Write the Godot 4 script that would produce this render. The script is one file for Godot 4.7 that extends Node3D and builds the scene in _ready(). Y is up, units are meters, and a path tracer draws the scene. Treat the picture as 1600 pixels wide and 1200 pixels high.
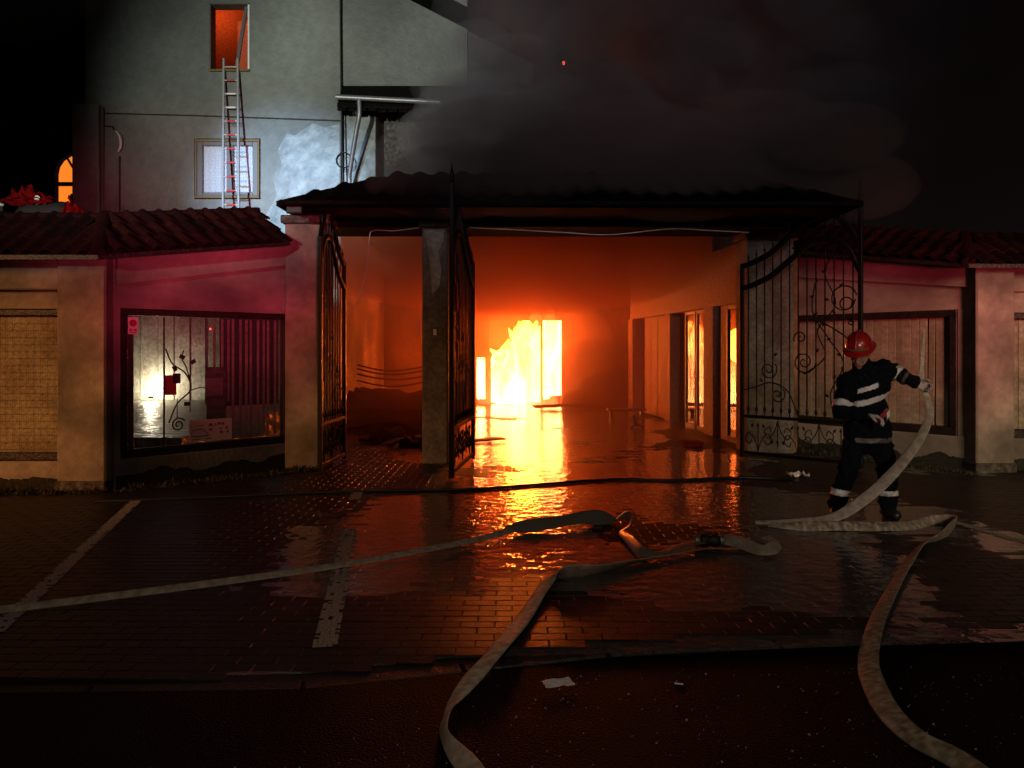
extends Node3D

# ---------------------------------------------------------------- mesh building
class MB:
	var v := PackedVector3Array()
	var n := PackedVector3Array()
	var c := PackedColorArray()
	var uv := PackedVector2Array()
	var ix := PackedInt32Array()
	var col := Color(1, 1, 1)

	func put(p: Vector3, nn: Vector3, u := Vector2.ZERO) -> int:
		v.append(p)
		n.append(nn)
		c.append(col)
		uv.append(u)
		return v.size() - 1

	# a flat face whose corners go round; turned so that it faces «out»
	func face(pts: Array, out: Vector3) -> void:
		var nn: Vector3 = (pts[1] - pts[0]).cross(pts[2] - pts[0])
		if nn.length_squared() < 1e-16:
			return
		nn = nn.normalized()
		var flip := nn.dot(out) < 0.0
		if flip:
			nn = -nn
		var first := v.size()
		for p in pts:
			put(p, nn)
		for i in range(1, pts.size() - 1):
			if flip:
				ix.append_array(PackedInt32Array([first, first + i, first + i + 1]))
			else:
				ix.append_array(PackedInt32Array([first, first + i + 1, first + i]))

	# box with chamfered edges, centre, size, chamfer
	func box(at: Vector3, size: Vector3, bev := 0.0, turn := Basis.IDENTITY) -> MB:
		var h := size * 0.5
		bev = minf(bev, minf(h.x, minf(h.y, h.z)) * 0.9)
		for a in 3:
			var b := (a + 1) % 3
			var d := (a + 2) % 3
			for s in [-1.0, 1.0]:
				var pts := []
				for q in [[-1, -1], [1, -1], [1, 1], [-1, 1]]:
					var p := Vector3.ZERO
					p[a] = s * h[a]
					p[b] = q[0] * (h[b] - bev)
					p[d] = q[1] * (h[d] - bev)
					pts.append(at + turn * p)
				var o := Vector3.ZERO
				o[a] = s
				face(pts, turn * o)
		if bev <= 0.0:
			return self
		for a in 3:
			var b := (a + 1) % 3
			var d := (a + 2) % 3
			for s in [-1.0, 1.0]:
				for t in [-1.0, 1.0]:
					var pts := []
					for q in [[-1, 0], [1, 0], [1, 1], [-1, 1]]:
						var p := Vector3.ZERO
						p[a] = q[0] * (h[a] - bev)
						p[b] = s * (h[b] - (bev if q[1] == 1 else 0.0))
						p[d] = t * (h[d] - (0.0 if q[1] == 1 else bev))
						pts.append(at + turn * p)
					var o := Vector3.ZERO
					o[b] = s
					o[d] = t
					face(pts, turn * o)
		for s in [-1.0, 1.0]:
			for t in [-1.0, 1.0]:
				for u in [-1.0, 1.0]:
					var k := Vector3(s, t, u)
					var pts := []
					for a in 3:
						var p := Vector3(s * (h.x - bev), t * (h.y - bev), u * (h.z - bev))
						p[a] = k[a] * h[a]
						pts.append(at + turn * p)
					face(pts, turn * k)
		return self

	# a skin over rings of points
	func skin(rings: Array, closed: bool, caps := true, mids = null) -> MB:
		var m: int = rings[0].size()
		var first := v.size()
		var sign := 0.0
		var ns := PackedVector3Array()
		for i in rings.size():
			var mid := Vector3.ZERO
			for p in rings[i]:
				mid += p
			mid /= m
			for j in m:
				var du: Vector3 = rings[mini(i + 1, rings.size() - 1)][j] - rings[maxi(i - 1, 0)][j]
				var dv: Vector3
				if closed:
					dv = rings[i][(j + 1) % m] - rings[i][(j + m - 1) % m]
				else:
					dv = rings[i][mini(j + 1, m - 1)] - rings[i][maxi(j - 1, 0)]
				var nn := du.cross(dv)
				nn = nn.normalized() if nn.length_squared() > 1e-18 else Vector3.UP
				ns.append(nn)
				if closed:
					sign += nn.dot((rings[i][j] - mid).normalized())
				else:
					sign += nn.y
		var f := 1.0 if sign >= 0.0 else -1.0
		for i in rings.size():
			for j in m:
				put(rings[i][j], ns[i * m + j] * f, Vector2(float(j) / m, float(i) / (rings.size() - 1)))
		var across := m if closed else m - 1
		for i in rings.size() - 1:
			for j in across:
				var a := first + i * m + j
				var b := first + i * m + (j + 1) % m
				if f > 0.0:
					ix.append_array(PackedInt32Array([a, b, a + m, b, b + m, a + m]))
				else:
					ix.append_array(PackedInt32Array([a, a + m, b, b, a + m, b + m]))
		if closed and caps:
			face(Array(rings[0]), rings[0][0] - rings[1][0])
			face(Array(rings[-1]), rings[-1][0] - rings[-2][0])
		return self

	# a profile swept along a path, carried without twisting; twist adds turns (radians) per point
	func sweep(pts: PackedVector3Array, prof: PackedVector2Array, side := Vector3.ZERO, twist := PackedFloat32Array(), size := PackedFloat32Array()) -> MB:
		var rings := []
		var t0 := (pts[1] - pts[0]).normalized()
		if side == Vector3.ZERO:
			side = t0.cross(Vector3.UP)
			if side.length() < 0.1:
				side = Vector3.RIGHT
		side = (side - t0 * side.dot(t0)).normalized()
		for i in pts.size():
			var t := (pts[mini(i + 1, pts.size() - 1)] - pts[maxi(i - 1, 0)]).normalized()
			side = (side - t * side.dot(t)).normalized()
			var s := side
			if twist.size():
				s = side.rotated(t, twist[i])
			var up := s.cross(t)
			var k := size[i] if size.size() else 1.0
			var ring := PackedVector3Array()
			for q in prof:
				ring.append(pts[i] + (s * q.x + up * q.y) * k)
			rings.append(ring)
		return skin(rings, true)

	func tube(pts: PackedVector3Array, r: float, sides := 6, size := PackedFloat32Array()) -> MB:
		return sweep(pts, MB.oval(r, r, sides), Vector3.ZERO, PackedFloat32Array(), size)

	func bar(a: Vector3, b: Vector3, r: float, sides := 6, r2 := -1.0) -> MB:
		return sweep(PackedVector3Array([a, b]), MB.oval(1, 1, sides), Vector3.ZERO, PackedFloat32Array(), PackedFloat32Array([r, r if r2 < 0.0 else r2]))

	# turned shape: pairs of (radius, height)
	func lathe(prof: Array, sides := 16, at := Vector3.ZERO, turn := Basis.IDENTITY) -> MB:
		var rings := []
		for q in prof:
			var ring := PackedVector3Array()
			for j in sides:
				var a := TAU * j / sides
				ring.append(at + turn * Vector3(cos(a) * maxf(q[0], 1e-4), q[1], sin(a) * maxf(q[0], 1e-4)))
			rings.append(ring)
		return skin(rings, true)

	static func oval(a: float, b: float, sides: int) -> PackedVector2Array:
		var p := PackedVector2Array()
		for j in sides:
			p.append(Vector2(cos(TAU * j / sides) * a, sin(TAU * j / sides) * b))
		return p

	func mesh() -> ArrayMesh:
		var a := []
		a.resize(Mesh.ARRAY_MAX)
		a[Mesh.ARRAY_VERTEX] = v
		a[Mesh.ARRAY_NORMAL] = n
		a[Mesh.ARRAY_COLOR] = c
		a[Mesh.ARRAY_TEX_UV] = uv
		a[Mesh.ARRAY_INDEX] = ix
		var m := ArrayMesh.new()
		m.add_surface_from_arrays(Mesh.PRIMITIVE_TRIANGLES, a)
		return m

	# surface nets over tapered capsules [a, b, ra, rb] joined with a smooth minimum
	func nets(bones: Array, cell: float, k: float, colour = null, wrinkle: FastNoiseLite = null, amount := 0.0) -> MB:
		var lo := Vector3(1e9, 1e9, 1e9)
		var hi := -lo
		for b in bones:
			var r: float = maxf(b[2], b[3]) + cell * 3.0 + amount
			lo = lo.min(b[0] - Vector3.ONE * r).min(b[1] - Vector3.ONE * r)
			hi = hi.max(b[0] + Vector3.ONE * r).max(b[1] + Vector3.ONE * r)
		var nx := int((hi.x - lo.x) / cell) + 2
		var ny := int((hi.y - lo.y) / cell) + 2
		var nz := int((hi.z - lo.z) / cell) + 2
		var f := PackedFloat32Array()
		f.resize(nx * ny * nz)
		f.fill(9.0)
		for b in bones:
			var a: Vector3 = b[0]
			var ab: Vector3 = b[1] - b[0]
			var ra: float = b[2]
			var rb: float = b[3]
			var r := maxf(ra, rb) + cell * 2.5 + k
			var l := ((a.min(b[1]) - Vector3.ONE * r - lo) / cell).floor().max(Vector3.ZERO)
			var h := ((a.max(b[1]) + Vector3.ONE * r - lo) / cell).ceil().min(Vector3(nx - 1, ny - 1, nz - 1))
			var inv := 1.0 / maxf(ab.length_squared(), 1e-9)
			for z in range(int(l.z), int(h.z) + 1):
				for y in range(int(l.y), int(h.y) + 1):
					var at := (z * ny + y) * nx
					var p := lo + Vector3(l.x, y, z) * cell - a
					for x in range(int(l.x), int(h.x) + 1):
						var t := clampf(p.dot(ab) * inv, 0.0, 1.0)
						var d := (p - ab * t).length() - ra - (rb - ra) * t
						var e := f[at + x]
						if e > 8.0:
							f[at + x] = d
						else:
							var q := maxf(k - absf(d - e), 0.0) / k
							f[at + x] = minf(d, e) - q * q * k * 0.25
						p.x += cell
		if wrinkle:
			for z in nz:
				for y in ny:
					for x in nx:
						var i := (z * ny + y) * nx + x
						if absf(f[i]) < cell * 2.5 + amount:
							f[i] += wrinkle.get_noise_3d(lo.x + x * cell, lo.y + y * cell, lo.z + z * cell) * amount
		var at_cell := {}
		var off := [0, 1, nx, nx + 1, nx * ny, nx * ny + 1, nx * ny + nx, nx * ny + nx + 1]
		var edges := [[0, 1], [2, 3], [4, 5], [6, 7], [0, 2], [1, 3], [4, 6], [5, 7], [0, 4], [1, 5], [2, 6], [3, 7]]
		var first := v.size()
		for z in nz - 1:
			for y in ny - 1:
				for x in nx - 1:
					var i := (z * ny + y) * nx + x
					if absf(f[i]) > cell * 2.0:
						continue
					var inside := 0
					for o in off:
						if f[i + o] < 0.0:
							inside += 1
					if inside == 0 or inside == 8:
						continue
					var s := Vector3.ZERO
					var cnt := 0
					for e in edges:
						var d0: float = f[i + off[e[0]]]
						var d1: float = f[i + off[e[1]]]
						if (d0 < 0.0) != (d1 < 0.0):
							var t := d0 / (d0 - d1)
							s += Vector3(e[0] & 1, (e[0] >> 1) & 1, e[0] >> 2).lerp(Vector3(e[1] & 1, (e[1] >> 1) & 1, e[1] >> 2), t)
							cnt += 1
					var p := lo + (Vector3(x, y, z) + s / cnt) * cell
					if colour:
						col = colour.call(p)
					at_cell[i] = put(p, Vector3.ZERO)
		var strides := [1, nx, nx * ny]
		for i in at_cell:
			for a in 3:
				var b: int = strides[(a + 1) % 3]
				var d: int = strides[(a + 2) % 3]
				var d0: float = f[i]
				var d1: float = f[i + strides[a]]
				if (d0 < 0.0) == (d1 < 0.0):
					continue
				if not (at_cell.has(i - b) and at_cell.has(i - d) and at_cell.has(i - b - d)):
					continue
				var q := [at_cell[i - b - d], at_cell[i - d], at_cell[i], at_cell[i - b]]
				if d0 < 0.0:
					ix.append_array(PackedInt32Array([q[0], q[2], q[1], q[0], q[3], q[2]]))
				else:
					ix.append_array(PackedInt32Array([q[0], q[1], q[2], q[0], q[2], q[3]]))
		for i in range(0, ix.size(), 3):
			if ix[i] < first:
				continue
			var nn := (v[ix[i + 2]] - v[ix[i]]).cross(v[ix[i + 1]] - v[ix[i]])
			for j in 3:
				n[ix[i + j]] += nn
		for i in range(first, v.size()):
			n[i] = n[i].normalized() if n[i].length_squared() > 0.0 else Vector3.UP
		return self

	# the triangles whose middle passes the test, lifted off the skin
	func peel(test: Callable, lift: float) -> MB:
		var out := MB.new()
		for i in range(0, ix.size(), 3):
			if not test.call((v[ix[i]] + v[ix[i + 1]] + v[ix[i + 2]]) / 3.0):
				continue
			for j in 3:
				out.ix.append(out.put(v[ix[i + j]] + n[ix[i + j]] * lift, n[ix[i + j]]))
		return out


# ---------------------------------------------------------------- naming and placing
var taken := {}
var rng := RandomNumberGenerator.new()
var M := {}

func numbered(called: String) -> String:
	var k: int = taken.get(called, 0)
	taken[called] = k + 1
	return called if k == 0 else "%s_%03d" % [called, k]

func tag(o: Node, label: String, category: String, group := "", kind := "") -> Node:
	if label: o.set_meta("label", label)
	if category: o.set_meta("category", category)
	if group: o.set_meta("group", group)
	if kind: o.set_meta("kind", kind)
	return o

func thing(called: String, label: String, category: String, at := Vector3.ZERO, turn := Basis.IDENTITY, group := "") -> Node3D:
	var o := Node3D.new()
	o.name = numbered(called)
	add_child(o)
	o.transform = Transform3D(turn, at)
	tag(o, label, category, group)
	return o

func obj(called: String, shape, mat: Material, parent: Node = null, at := Transform3D.IDENTITY) -> MeshInstance3D:
	var o := MeshInstance3D.new()
	o.name = called if parent else numbered(called)
	o.mesh = shape.mesh() if shape is MB else shape
	o.material_override = mat
	(parent if parent else self).add_child(o, true)
	o.transform = at
	return o

func structure(called: String, shape, mat: Material, parent: Node = null) -> MeshInstance3D:
	var o := obj(called, shape, mat, parent)
	if parent == null:
		o.set_meta("kind", "structure")
	return o

func bx(at: Vector3, size: Vector3, bev := 0.0, turn := Basis.IDENTITY) -> MB:
	return MB.new().box(at, size, bev, turn)

# box from corner to corner
func bb(a: Vector3, b: Vector3, bev := 0.0) -> MB:
	return MB.new().box((a + b) * 0.5, (b - a).abs(), bev)

func along(u: Vector3) -> Basis:
	u.y = 0.0
	u = u.normalized()
	return Basis(u, Vector3.UP, u.cross(Vector3.UP))

func curve(pts: Array, per := 6) -> PackedVector3Array:
	var out := PackedVector3Array()
	for i in pts.size() - 1:
		var a: Vector3 = pts[maxi(i - 1, 0)]
		var b: Vector3 = pts[i]
		var d: Vector3 = pts[i + 1]
		var e: Vector3 = pts[mini(i + 2, pts.size() - 1)]
		for k in per:
			out.append(b.cubic_interpolate(d, a, e, float(k) / per))
	out.append(pts[-1])
	return out

func spread(vals: Array, count: int) -> PackedFloat32Array:
	var out := PackedFloat32Array()
	for i in count:
		var t := float(i) / maxi(count - 1, 1) * (vals.size() - 1)
		var k := mini(int(t), vals.size() - 2)
		var s := smoothstep(0.0, 1.0, t - k)
		out.append(lerpf(vals[k], vals[k + 1], s))
	return out

func spiral(c: Vector2, r0: float, r1: float, a0: float, turns: float, steps := 22) -> PackedVector3Array:
	var out := PackedVector3Array()
	for i in steps + 1:
		var t := float(i) / steps
		var a := a0 + TAU * turns * t
		var r := lerpf(r0, r1, t)
		out.append(Vector3(c.x + cos(a) * r, c.y + sin(a) * r, 0))
	return out

# ---------------------------------------------------------------- materials
func noise_tex(seed_: int, freq: float, lo: float, hi: float, normal := 0.0, octaves := 4, size := 512, tint := Color(1, 1, 1)) -> NoiseTexture2D:
	var nz := FastNoiseLite.new()
	nz.seed = seed_
	nz.frequency = freq
	nz.fractal_octaves = octaves
	var t := NoiseTexture2D.new()
	t.width = size
	t.height = size
	t.seamless = true
	t.noise = nz
	if normal > 0.0:
		t.as_normal_map = true
		t.bump_strength = normal
	else:
		var g := Gradient.new()
		g.set_color(0, Color(lo * tint.r, lo * tint.g, lo * tint.b))
		g.set_color(1, Color(hi, hi, hi))
		t.color_ramp = g
	return t

func mat(called: String, lin: Color, rough := 0.8, metal := 0.0) -> StandardMaterial3D:
	var m := StandardMaterial3D.new()
	m.resource_name = called
	m.albedo_color = lin.linear_to_srgb()
	m.roughness = rough
	m.metallic = metal
	M[called] = m
	return m

func worn(m: StandardMaterial3D, scale: float, albedo: Texture2D = null, normal: Texture2D = null, depth := 1.0, stains: Texture2D = null, stain_scale := 0.3) -> StandardMaterial3D:
	m.uv1_triplanar = true
	m.uv1_world_triplanar = true
	m.uv1_scale = Vector3.ONE * scale
	if albedo:
		m.albedo_texture = albedo
	if normal:
		m.normal_enabled = true
		m.normal_texture = normal
		m.normal_scale = depth
	if stains:
		m.detail_enabled = true
		m.detail_albedo = stains
		m.detail_blend_mode = BaseMaterial3D.BLEND_MODE_MUL
		m.detail_uv_layer = BaseMaterial3D.DETAIL_UV_2
		m.uv2_triplanar = true
		m.uv2_world_triplanar = true
		m.uv2_scale = Vector3.ONE * stain_scale
	return m

func glow(called: String, lin: Color, energy: float) -> StandardMaterial3D:
	var m := mat(called, Color(0.02, 0.02, 0.02), 0.6)
	m.emission_enabled = true
	m.emission = lin.linear_to_srgb()
	m.emission_energy_multiplier = energy
	return m

func make_materials() -> void:
	var fine := noise_tex(3, 0.03, 0.72, 1.0)
	var blot := noise_tex(9, 0.008, 0.68, 1.0, 0.0, 5, 512, Color(1.0, 0.96, 0.9))
	var bump := noise_tex(5, 0.05, 0, 1, 6.0)
	var soft := noise_tex(7, 0.012, 0, 1, 8.0, 3)
	var streak := noise_tex(21, 0.02, 0.35, 1.0, 0.0, 5)
	worn(mat("plaster", Color(0.50, 0.43, 0.36), 0.85), 0.7, noise_tex(13, 0.02, 0.84, 1.0), bump, 0.2, noise_tex(19, 0.007, 0.5, 1.0, 0.0, 5), 0.22)
	worn(mat("facade", Color(0.28, 0.295, 0.26), 0.6), 0.35, noise_tex(13, 0.02, 0.86, 1.0), bump, 0.15, noise_tex(17, 0.006, 0.6, 1.0, 0.0, 3), 0.07)
	worn(mat("film", Color(0.28, 0.295, 0.27), 0.42), 0.4, noise_tex(33, 0.012, 0.6, 1.0, 0.0, 4), noise_tex(31, 0.010, 0, 1, 8.0, 4), 0.22)
	M.film.metallic_specular = 0.45
	worn(mat("concrete", Color(0.34, 0.31, 0.28), 0.8), 0.8, fine, bump, 0.6, blot, 0.4)
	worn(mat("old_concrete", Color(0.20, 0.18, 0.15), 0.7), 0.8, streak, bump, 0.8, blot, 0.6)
	worn(mat("yard_wall", Color(0.50, 0.28, 0.17), 0.9), 0.5, noise_tex(23, 0.02, 0.7, 1.0), bump, 0.4, noise_tex(27, 0.007, 0.35, 1.0, 0.0, 5), 0.13)
	worn(mat("yard_trim", Color(0.34, 0.20, 0.14), 0.7), 0.7, fine, bump, 0.3)
	mat("charred", Color(0.015, 0.013, 0.012), 0.8)
	worn(M.charred, 1.5, streak, bump, 1.0)
	M.charred.metallic_specular = 0.15
	worn(mat("dark_wood", Color(0.035, 0.022, 0.016), 0.5), 1.0, streak, bump, 0.5)
	worn(mat("roof_tile", Color(0.030, 0.003, 0.004), 0.85), 1.2, streak, bump, 0.4)
	M.roof_tile.metallic_specular = 0.25
	worn(mat("old_tile", Color(0.006, 0.004, 0.004), 0.9), 1.2, streak, bump, 0.4)
	M.old_tile.metallic_specular = 0.15
	worn(mat("iron", Color(0.008, 0.006, 0.006), 0.42, 0.0), 3.0, fine, bump, 0.6)
	M.iron.metallic_specular = 0.32
	mat("board_0", Color(0.50, 0.45, 0.33), 0.65)
	mat("board_1", Color(0.45, 0.40, 0.29), 0.65)
	mat("board_2", Color(0.54, 0.49, 0.37), 0.65)
	for k in 3:
		worn(M["board_%d" % k], 0.9, fine, bump, 0.3, blot, 0.5)
	worn(mat("straw_panel", Color(0.50, 0.43, 0.26), 0.7), 1.0, fine, bump, 0.5, blot, 0.4)
	worn(mat("steel", Color(0.32, 0.32, 0.32), 0.45, 0.6), 4.0, fine, null)
	worn(mat("aluminium", Color(0.62, 0.63, 0.63), 0.35, 0.15), 4.0, fine)
	worn(mat("roof_tile_dark", Color(0.016, 0.002, 0.003), 0.9), 1.2, streak, bump, 0.4)
	worn(mat("roof_tile_worn", Color(0.040, 0.007, 0.006), 0.9), 1.2, streak, bump, 0.5)
	for k in ["roof_tile_dark", "roof_tile_worn"]:
		M[k].metallic_specular = 0.25
	mat("rung_red", Color(0.45, 0.03, 0.02), 0.5)
	mat("window_frame", Color(0.10, 0.09, 0.08), 0.5)
	mat("ochre", Color(0.16, 0.11, 0.035), 0.7)
	worn(mat("sheen_curtain", Color(0.74, 0.82, 0.88), 0.6), 2.0, fine, soft, 0.8)  # pale blue imitates the bluish light and reflection on the window panes
	mat("white_paint", Color(0.78, 0.76, 0.72), 0.5)
	worn(mat("white_wall", Color(0.72, 0.70, 0.62), 0.7), 0.6, fine, bump, 0.3, blot, 0.3)
	worn(mat("added_terrace", Color(0.20, 0.18, 0.15), 0.38), 0.6, streak, soft, 1.4)
	worn(mat("orange_lit_room", Color(0.6, 0.12, 0.05), 0.9), 1.0, fine)  # orange glow of the room partly put into its wall colour
	mat("red_cloth", Color(0.13, 0.003, 0.004), 0.8)
	M.red_cloth.metallic_specular = 0.1
	mat("black", Color(0.012, 0.012, 0.013), 0.6)
	mat("rubber", Color(0.012, 0.012, 0.012), 0.45)
	worn(mat("hose", Color(0.54, 0.48, 0.42), 0.65), 1.4, noise_tex(41, 0.02, 0.6, 1.0, 0.0, 3, 512, Color(1, 0.93, 0.85)), bump, 0.2)
	worn(mat("hose_brown", Color(0.58, 0.51, 0.39), 0.65), 1.6, noise_tex(41, 0.02, 0.4, 1.0, 0.0, 3, 512, Color(1, 0.9, 0.8)), bump, 0.2)
	mat("hose_dark", Color(0.16, 0.14, 0.12), 0.35)  # darker tone for two lengths of the hose
	mat("cable_white", Color(0.6, 0.58, 0.52), 0.5)
	worn(mat("moss", Color(0.035, 0.033, 0.018), 0.9), 1.4, streak, bump, 0.8)
	mat("paper", Color(0.62, 0.52, 0.46), 0.8)
	mat("ink", Color(0.16, 0.07, 0.06), 0.8)
	mat("sign_red", Color(0.42, 0.03, 0.06), 0.5)
	# wet ground
	var wetn := noise_tex(51, 0.03, 0, 1, 4.0, 4)
	for k in 4:
		var base: Color = [Color(0.019, 0.015, 0.012), Color(0.014, 0.011, 0.009), Color(0.024, 0.019, 0.015), Color(0.017, 0.0135, 0.011)][k]
		worn(mat("paver_%d" % k, base, 0.42), 2.2, fine, wetn, 0.55)
	worn(mat("paver", Color(1, 1, 1), 0.42), 2.2, fine, wetn, 0.55)
	M.paver.vertex_color_use_as_albedo = true
	M.paver.metallic_specular = 0.28
	for k in 4:
		M["paver_%d" % k].metallic_specular = 0.28
	worn(mat("bed", Color(0.016, 0.014, 0.012), 0.5), 2.0, fine, bump, 0.8)
	worn(mat("asphalt", Color(0.006, 0.0055, 0.0055), 0.65), 1.1, noise_tex(61, 0.12, 0.3, 1.0), noise_tex(62, 0.11, 0, 1, 14.0, 3), 0.6)
	M.asphalt.metallic_specular = 0.18
	worn(mat("kerb", Color(0.030, 0.026, 0.022), 0.55), 1.6, streak, bump, 0.8)
	worn(mat("road_paint", Color(0.72, 0.68, 0.60), 0.6), 3.0, noise_tex(71, 0.05, 0.25, 1.0, 0.0, 5), bump, 0.8)
	var w := mat("water", Color(0.9, 0.9, 0.9, 0.04), 0.03)
	w.transparency = BaseMaterial3D.TRANSPARENCY_ALPHA
	worn(w, 0.55, null, noise_tex(81, 0.02, 0, 1, 1.6, 4), 0.9)
	var g := mat("glass", Color(0.9, 0.95, 0.95, 0.02), 0.02)
	g.transparency = BaseMaterial3D.TRANSPARENCY_ALPHA
	var dg := mat("tinted_glass", Color(0.03, 0.03, 0.03), 0.02)
	dg.metallic_specular = 1.0
	# clothes and skin
	worn(mat("jacket", Color(0.006, 0.007, 0.011), 0.85), 6.0, fine, bump, 0.5)
	M.jacket.metallic_specular = 0.2
	worn(mat("reflective", Color(0.85, 0.82, 0.82), 0.4), 9.0, fine, bump, 0.3)
	worn(mat("reflective_grey", Color(0.12, 0.10, 0.09), 0.5), 9.0, fine)
	mat("helmet_red", Color(0.36, 0.003, 0.006), 0.14)
	M.helmet_red.clearcoat_enabled = true
	M.helmet_red.clearcoat = 1.0
	mat("lining_red", Color(0.22, 0.015, 0.02), 0.7)
	var sk := mat("skin", Color(1, 1, 1), 0.55)
	sk.vertex_color_use_as_albedo = true
	# flames: hot at the foot, redder at the tip
	for k in 2:
		var gr := Gradient.new()
		gr.offsets = PackedFloat32Array([0.0, 0.45, 0.8, 1.0])
		gr.colors = PackedColorArray([Color(1.0, 0.57, 0.30), Color(1.0, 0.55, 0.28), Color(1.0, 0.48, 0.20), Color(0.7, 0.24, 0.05)])
		var gt := GradientTexture2D.new()
		gt.gradient = gr
		gt.width = 8
		gt.height = 128
		gt.fill_from = Vector2(0, 0)
		gt.fill_to = Vector2(0, 1)
		var fm := mat("flame_core" if k == 0 else "flame_veil", Color(0, 0, 0, 1.0 if k == 0 else 0.16), 1.0)
		fm.metallic_specular = 0.0
		fm.emission_enabled = true
		fm.emission = Color(0, 0, 0)
		fm.emission_texture = gt
		fm.emission_energy_multiplier = 115.0 if k == 0 else 7.0
		if k == 1:
			fm.transparency = BaseMaterial3D.TRANSPARENCY_ALPHA

# ---------------------------------------------------------------- camera, air, lamps
func lamp_spot(called: String, at: Vector3, to: Vector3, c: Color, e: float, angle: float, blend: float, size: float) -> void:
	var l := SpotLight3D.new()
	l.name = called
	add_child(l)
	l.look_at_from_position(at, to, Vector3.UP)
	l.light_color = c.linear_to_srgb()
	l.light_energy = e
	l.spot_angle = angle
	l.spot_angle_attenuation = blend
	l.spot_range = 60.0
	l.spot_attenuation = 2.0
	l.light_size = size
	l.shadow_enabled = true

func lamp_omni(called: String, at: Vector3, c: Color, e: float, size: float) -> void:
	var l := OmniLight3D.new()
	l.name = called
	add_child(l)
	l.position = at
	l.light_color = c.linear_to_srgb()
	l.light_energy = e
	l.omni_range = 40.0
	l.omni_attenuation = 2.0
	l.light_size = size
	l.shadow_enabled = true

func fog(called: String, label: String, at: Vector3, size: Vector3, density: float, albedo: Color, shape := RenderingServer.FOG_VOLUME_SHAPE_ELLIPSOID, turn := 0.0) -> void:
	var f := FogVolume.new()
	f.name = numbered(called)
	add_child(f)
	f.shape = shape
	f.size = size
	f.position = at
	f.rotation.z = turn
	var m := FogMaterial.new()
	m.density = density
	m.albedo = albedo.linear_to_srgb()
	f.material = m
	tag(f, label, "smoke", "smoke banks over the burning yard", "stuff")

func setup() -> void:
	var cam := Camera3D.new()
	cam.name = "camera"
	add_child(cam)
	cam.position = Vector3(0, 1.6, 0)
	cam.near = 0.1
	cam.far = 300.0
	cam.projection = Camera3D.PROJECTION_FRUSTUM
	cam.size = 2.0 * cam.near * 600.0 / 1230.0
	cam.frustum_offset = Vector2(0, -cam.near * 55.0 / 1230.0)
	cam.current = true
	var we := WorldEnvironment.new()
	we.name = "world"
	var e := Environment.new()
	e.background_mode = Environment.BG_SKY
	var s := ProceduralSkyMaterial.new()
	s.sky_top_color = Color(0.05, 0.042, 0.05)
	s.sky_horizon_color = Color(0.065, 0.046, 0.046)
	s.ground_bottom_color = Color(0.02, 0.017, 0.016)
	s.ground_horizon_color = Color(0.04, 0.03, 0.03)
	s.sky_energy_multiplier = 1.0
	var sky := Sky.new()
	sky.sky_material = s
	e.sky = sky
	e.tonemap_mode = Environment.TONE_MAPPER_LINEAR
	e.tonemap_exposure = 1.0
	e.sdfgi_enabled = true
	e.ssao_enabled = true
	e.ssil_enabled = true
	e.volumetric_fog_enabled = true
	e.volumetric_fog_density = 0.0
	we.environment = e
	add_child(we)
	# unseen and added spots behind the camera, built as lights without fittings
	lamp_spot("unseen_left_wall_light", Vector3(-11.0, 4.4, -1.0), Vector3(-5.4, 0.5, -9.0), Color(1.0, 0.38, 0.11), 72.0, 19.0, 0.9, 1.4)  # out of view at left, placed to light the left wall orange
	lamp_spot("added_ground_fill_light", Vector3(0.6, 5.2, 1.6), Vector3(-0.4, 0.0, -4.4), Color(1.0, 0.78, 0.55), 8.0, 29.0, 1.0, 0.4)  # added fill from behind the camera for the ground and hoses
	lamp_spot("added_person_fill_light", Vector3(2.6, 2.6, 2.2), Vector3(3.5, 0.55, -7.2), Color(1.0, 0.82, 0.66), 22.0, 12.0, 1.0, 0.4)  # added fill aimed at the firefighter from the camera side
	lamp_spot("added_smoke_fill_light", Vector3(0.5, 4.6, 5.0), Vector3(1.8, 7.3, -15.0), Color(1.0, 0.86, 0.90), 62.0, 20.0, 1.0, 0.8)  # added fill that lifts the smoke above the gateway
	lamp_spot("unseen_right_wall_light", Vector3(7.0, 4.6, 0.5), Vector3(5.9, 0.9, -10.5), Color(1.0, 0.70, 0.42), 76.0, 17.0, 0.9, 1.4)  # out of view at right, placed to light the right wall and boards
	lamp_spot("unseen_red_light_left", Vector3(2.0, 1.3, 4.5), Vector3(-3.5, 3.0, -9.9), Color(1.0, 0.07, 0.15), 165.0, 9.0, 1.0, 0.5)  # unseen red source, placed to redden the left splayed wall
	lamp_spot("unseen_red_light_right", Vector3(6.6, 1.4, 3.0), Vector3(5.7, 2.2, -11.0), Color(1.0, 0.06, 0.12), 110.0, 7.5, 1.0, 0.5)  # unseen red source, placed to redden the right splayed wall
	lamp_spot("unseen_house_light", Vector3(-7.2, 4.6, 3.0), Vector3(-3.3, 6.7, -17.0), Color(0.90, 0.97, 0.86), 270.0, 17.0, 1.0, 0.3)  # unseen source, placed to light the grey house front
	lamp_spot("unseen_blue_spot_light", Vector3(-7.6, 8.6, 1.5), Vector3(-4.9, 4.8, -17.0), Color(0.40, 0.66, 1.0), 640.0, 7.2, 1.0, 0.2)  # unseen bluish source for the bright pool beside the lower window

# ---------------------------------------------------------------- ground
func height_noise() -> FastNoiseLite:
	var h := FastNoiseLite.new()
	h.seed = 77
	h.frequency = 0.32
	h.fractal_octaves = 3
	return h

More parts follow.
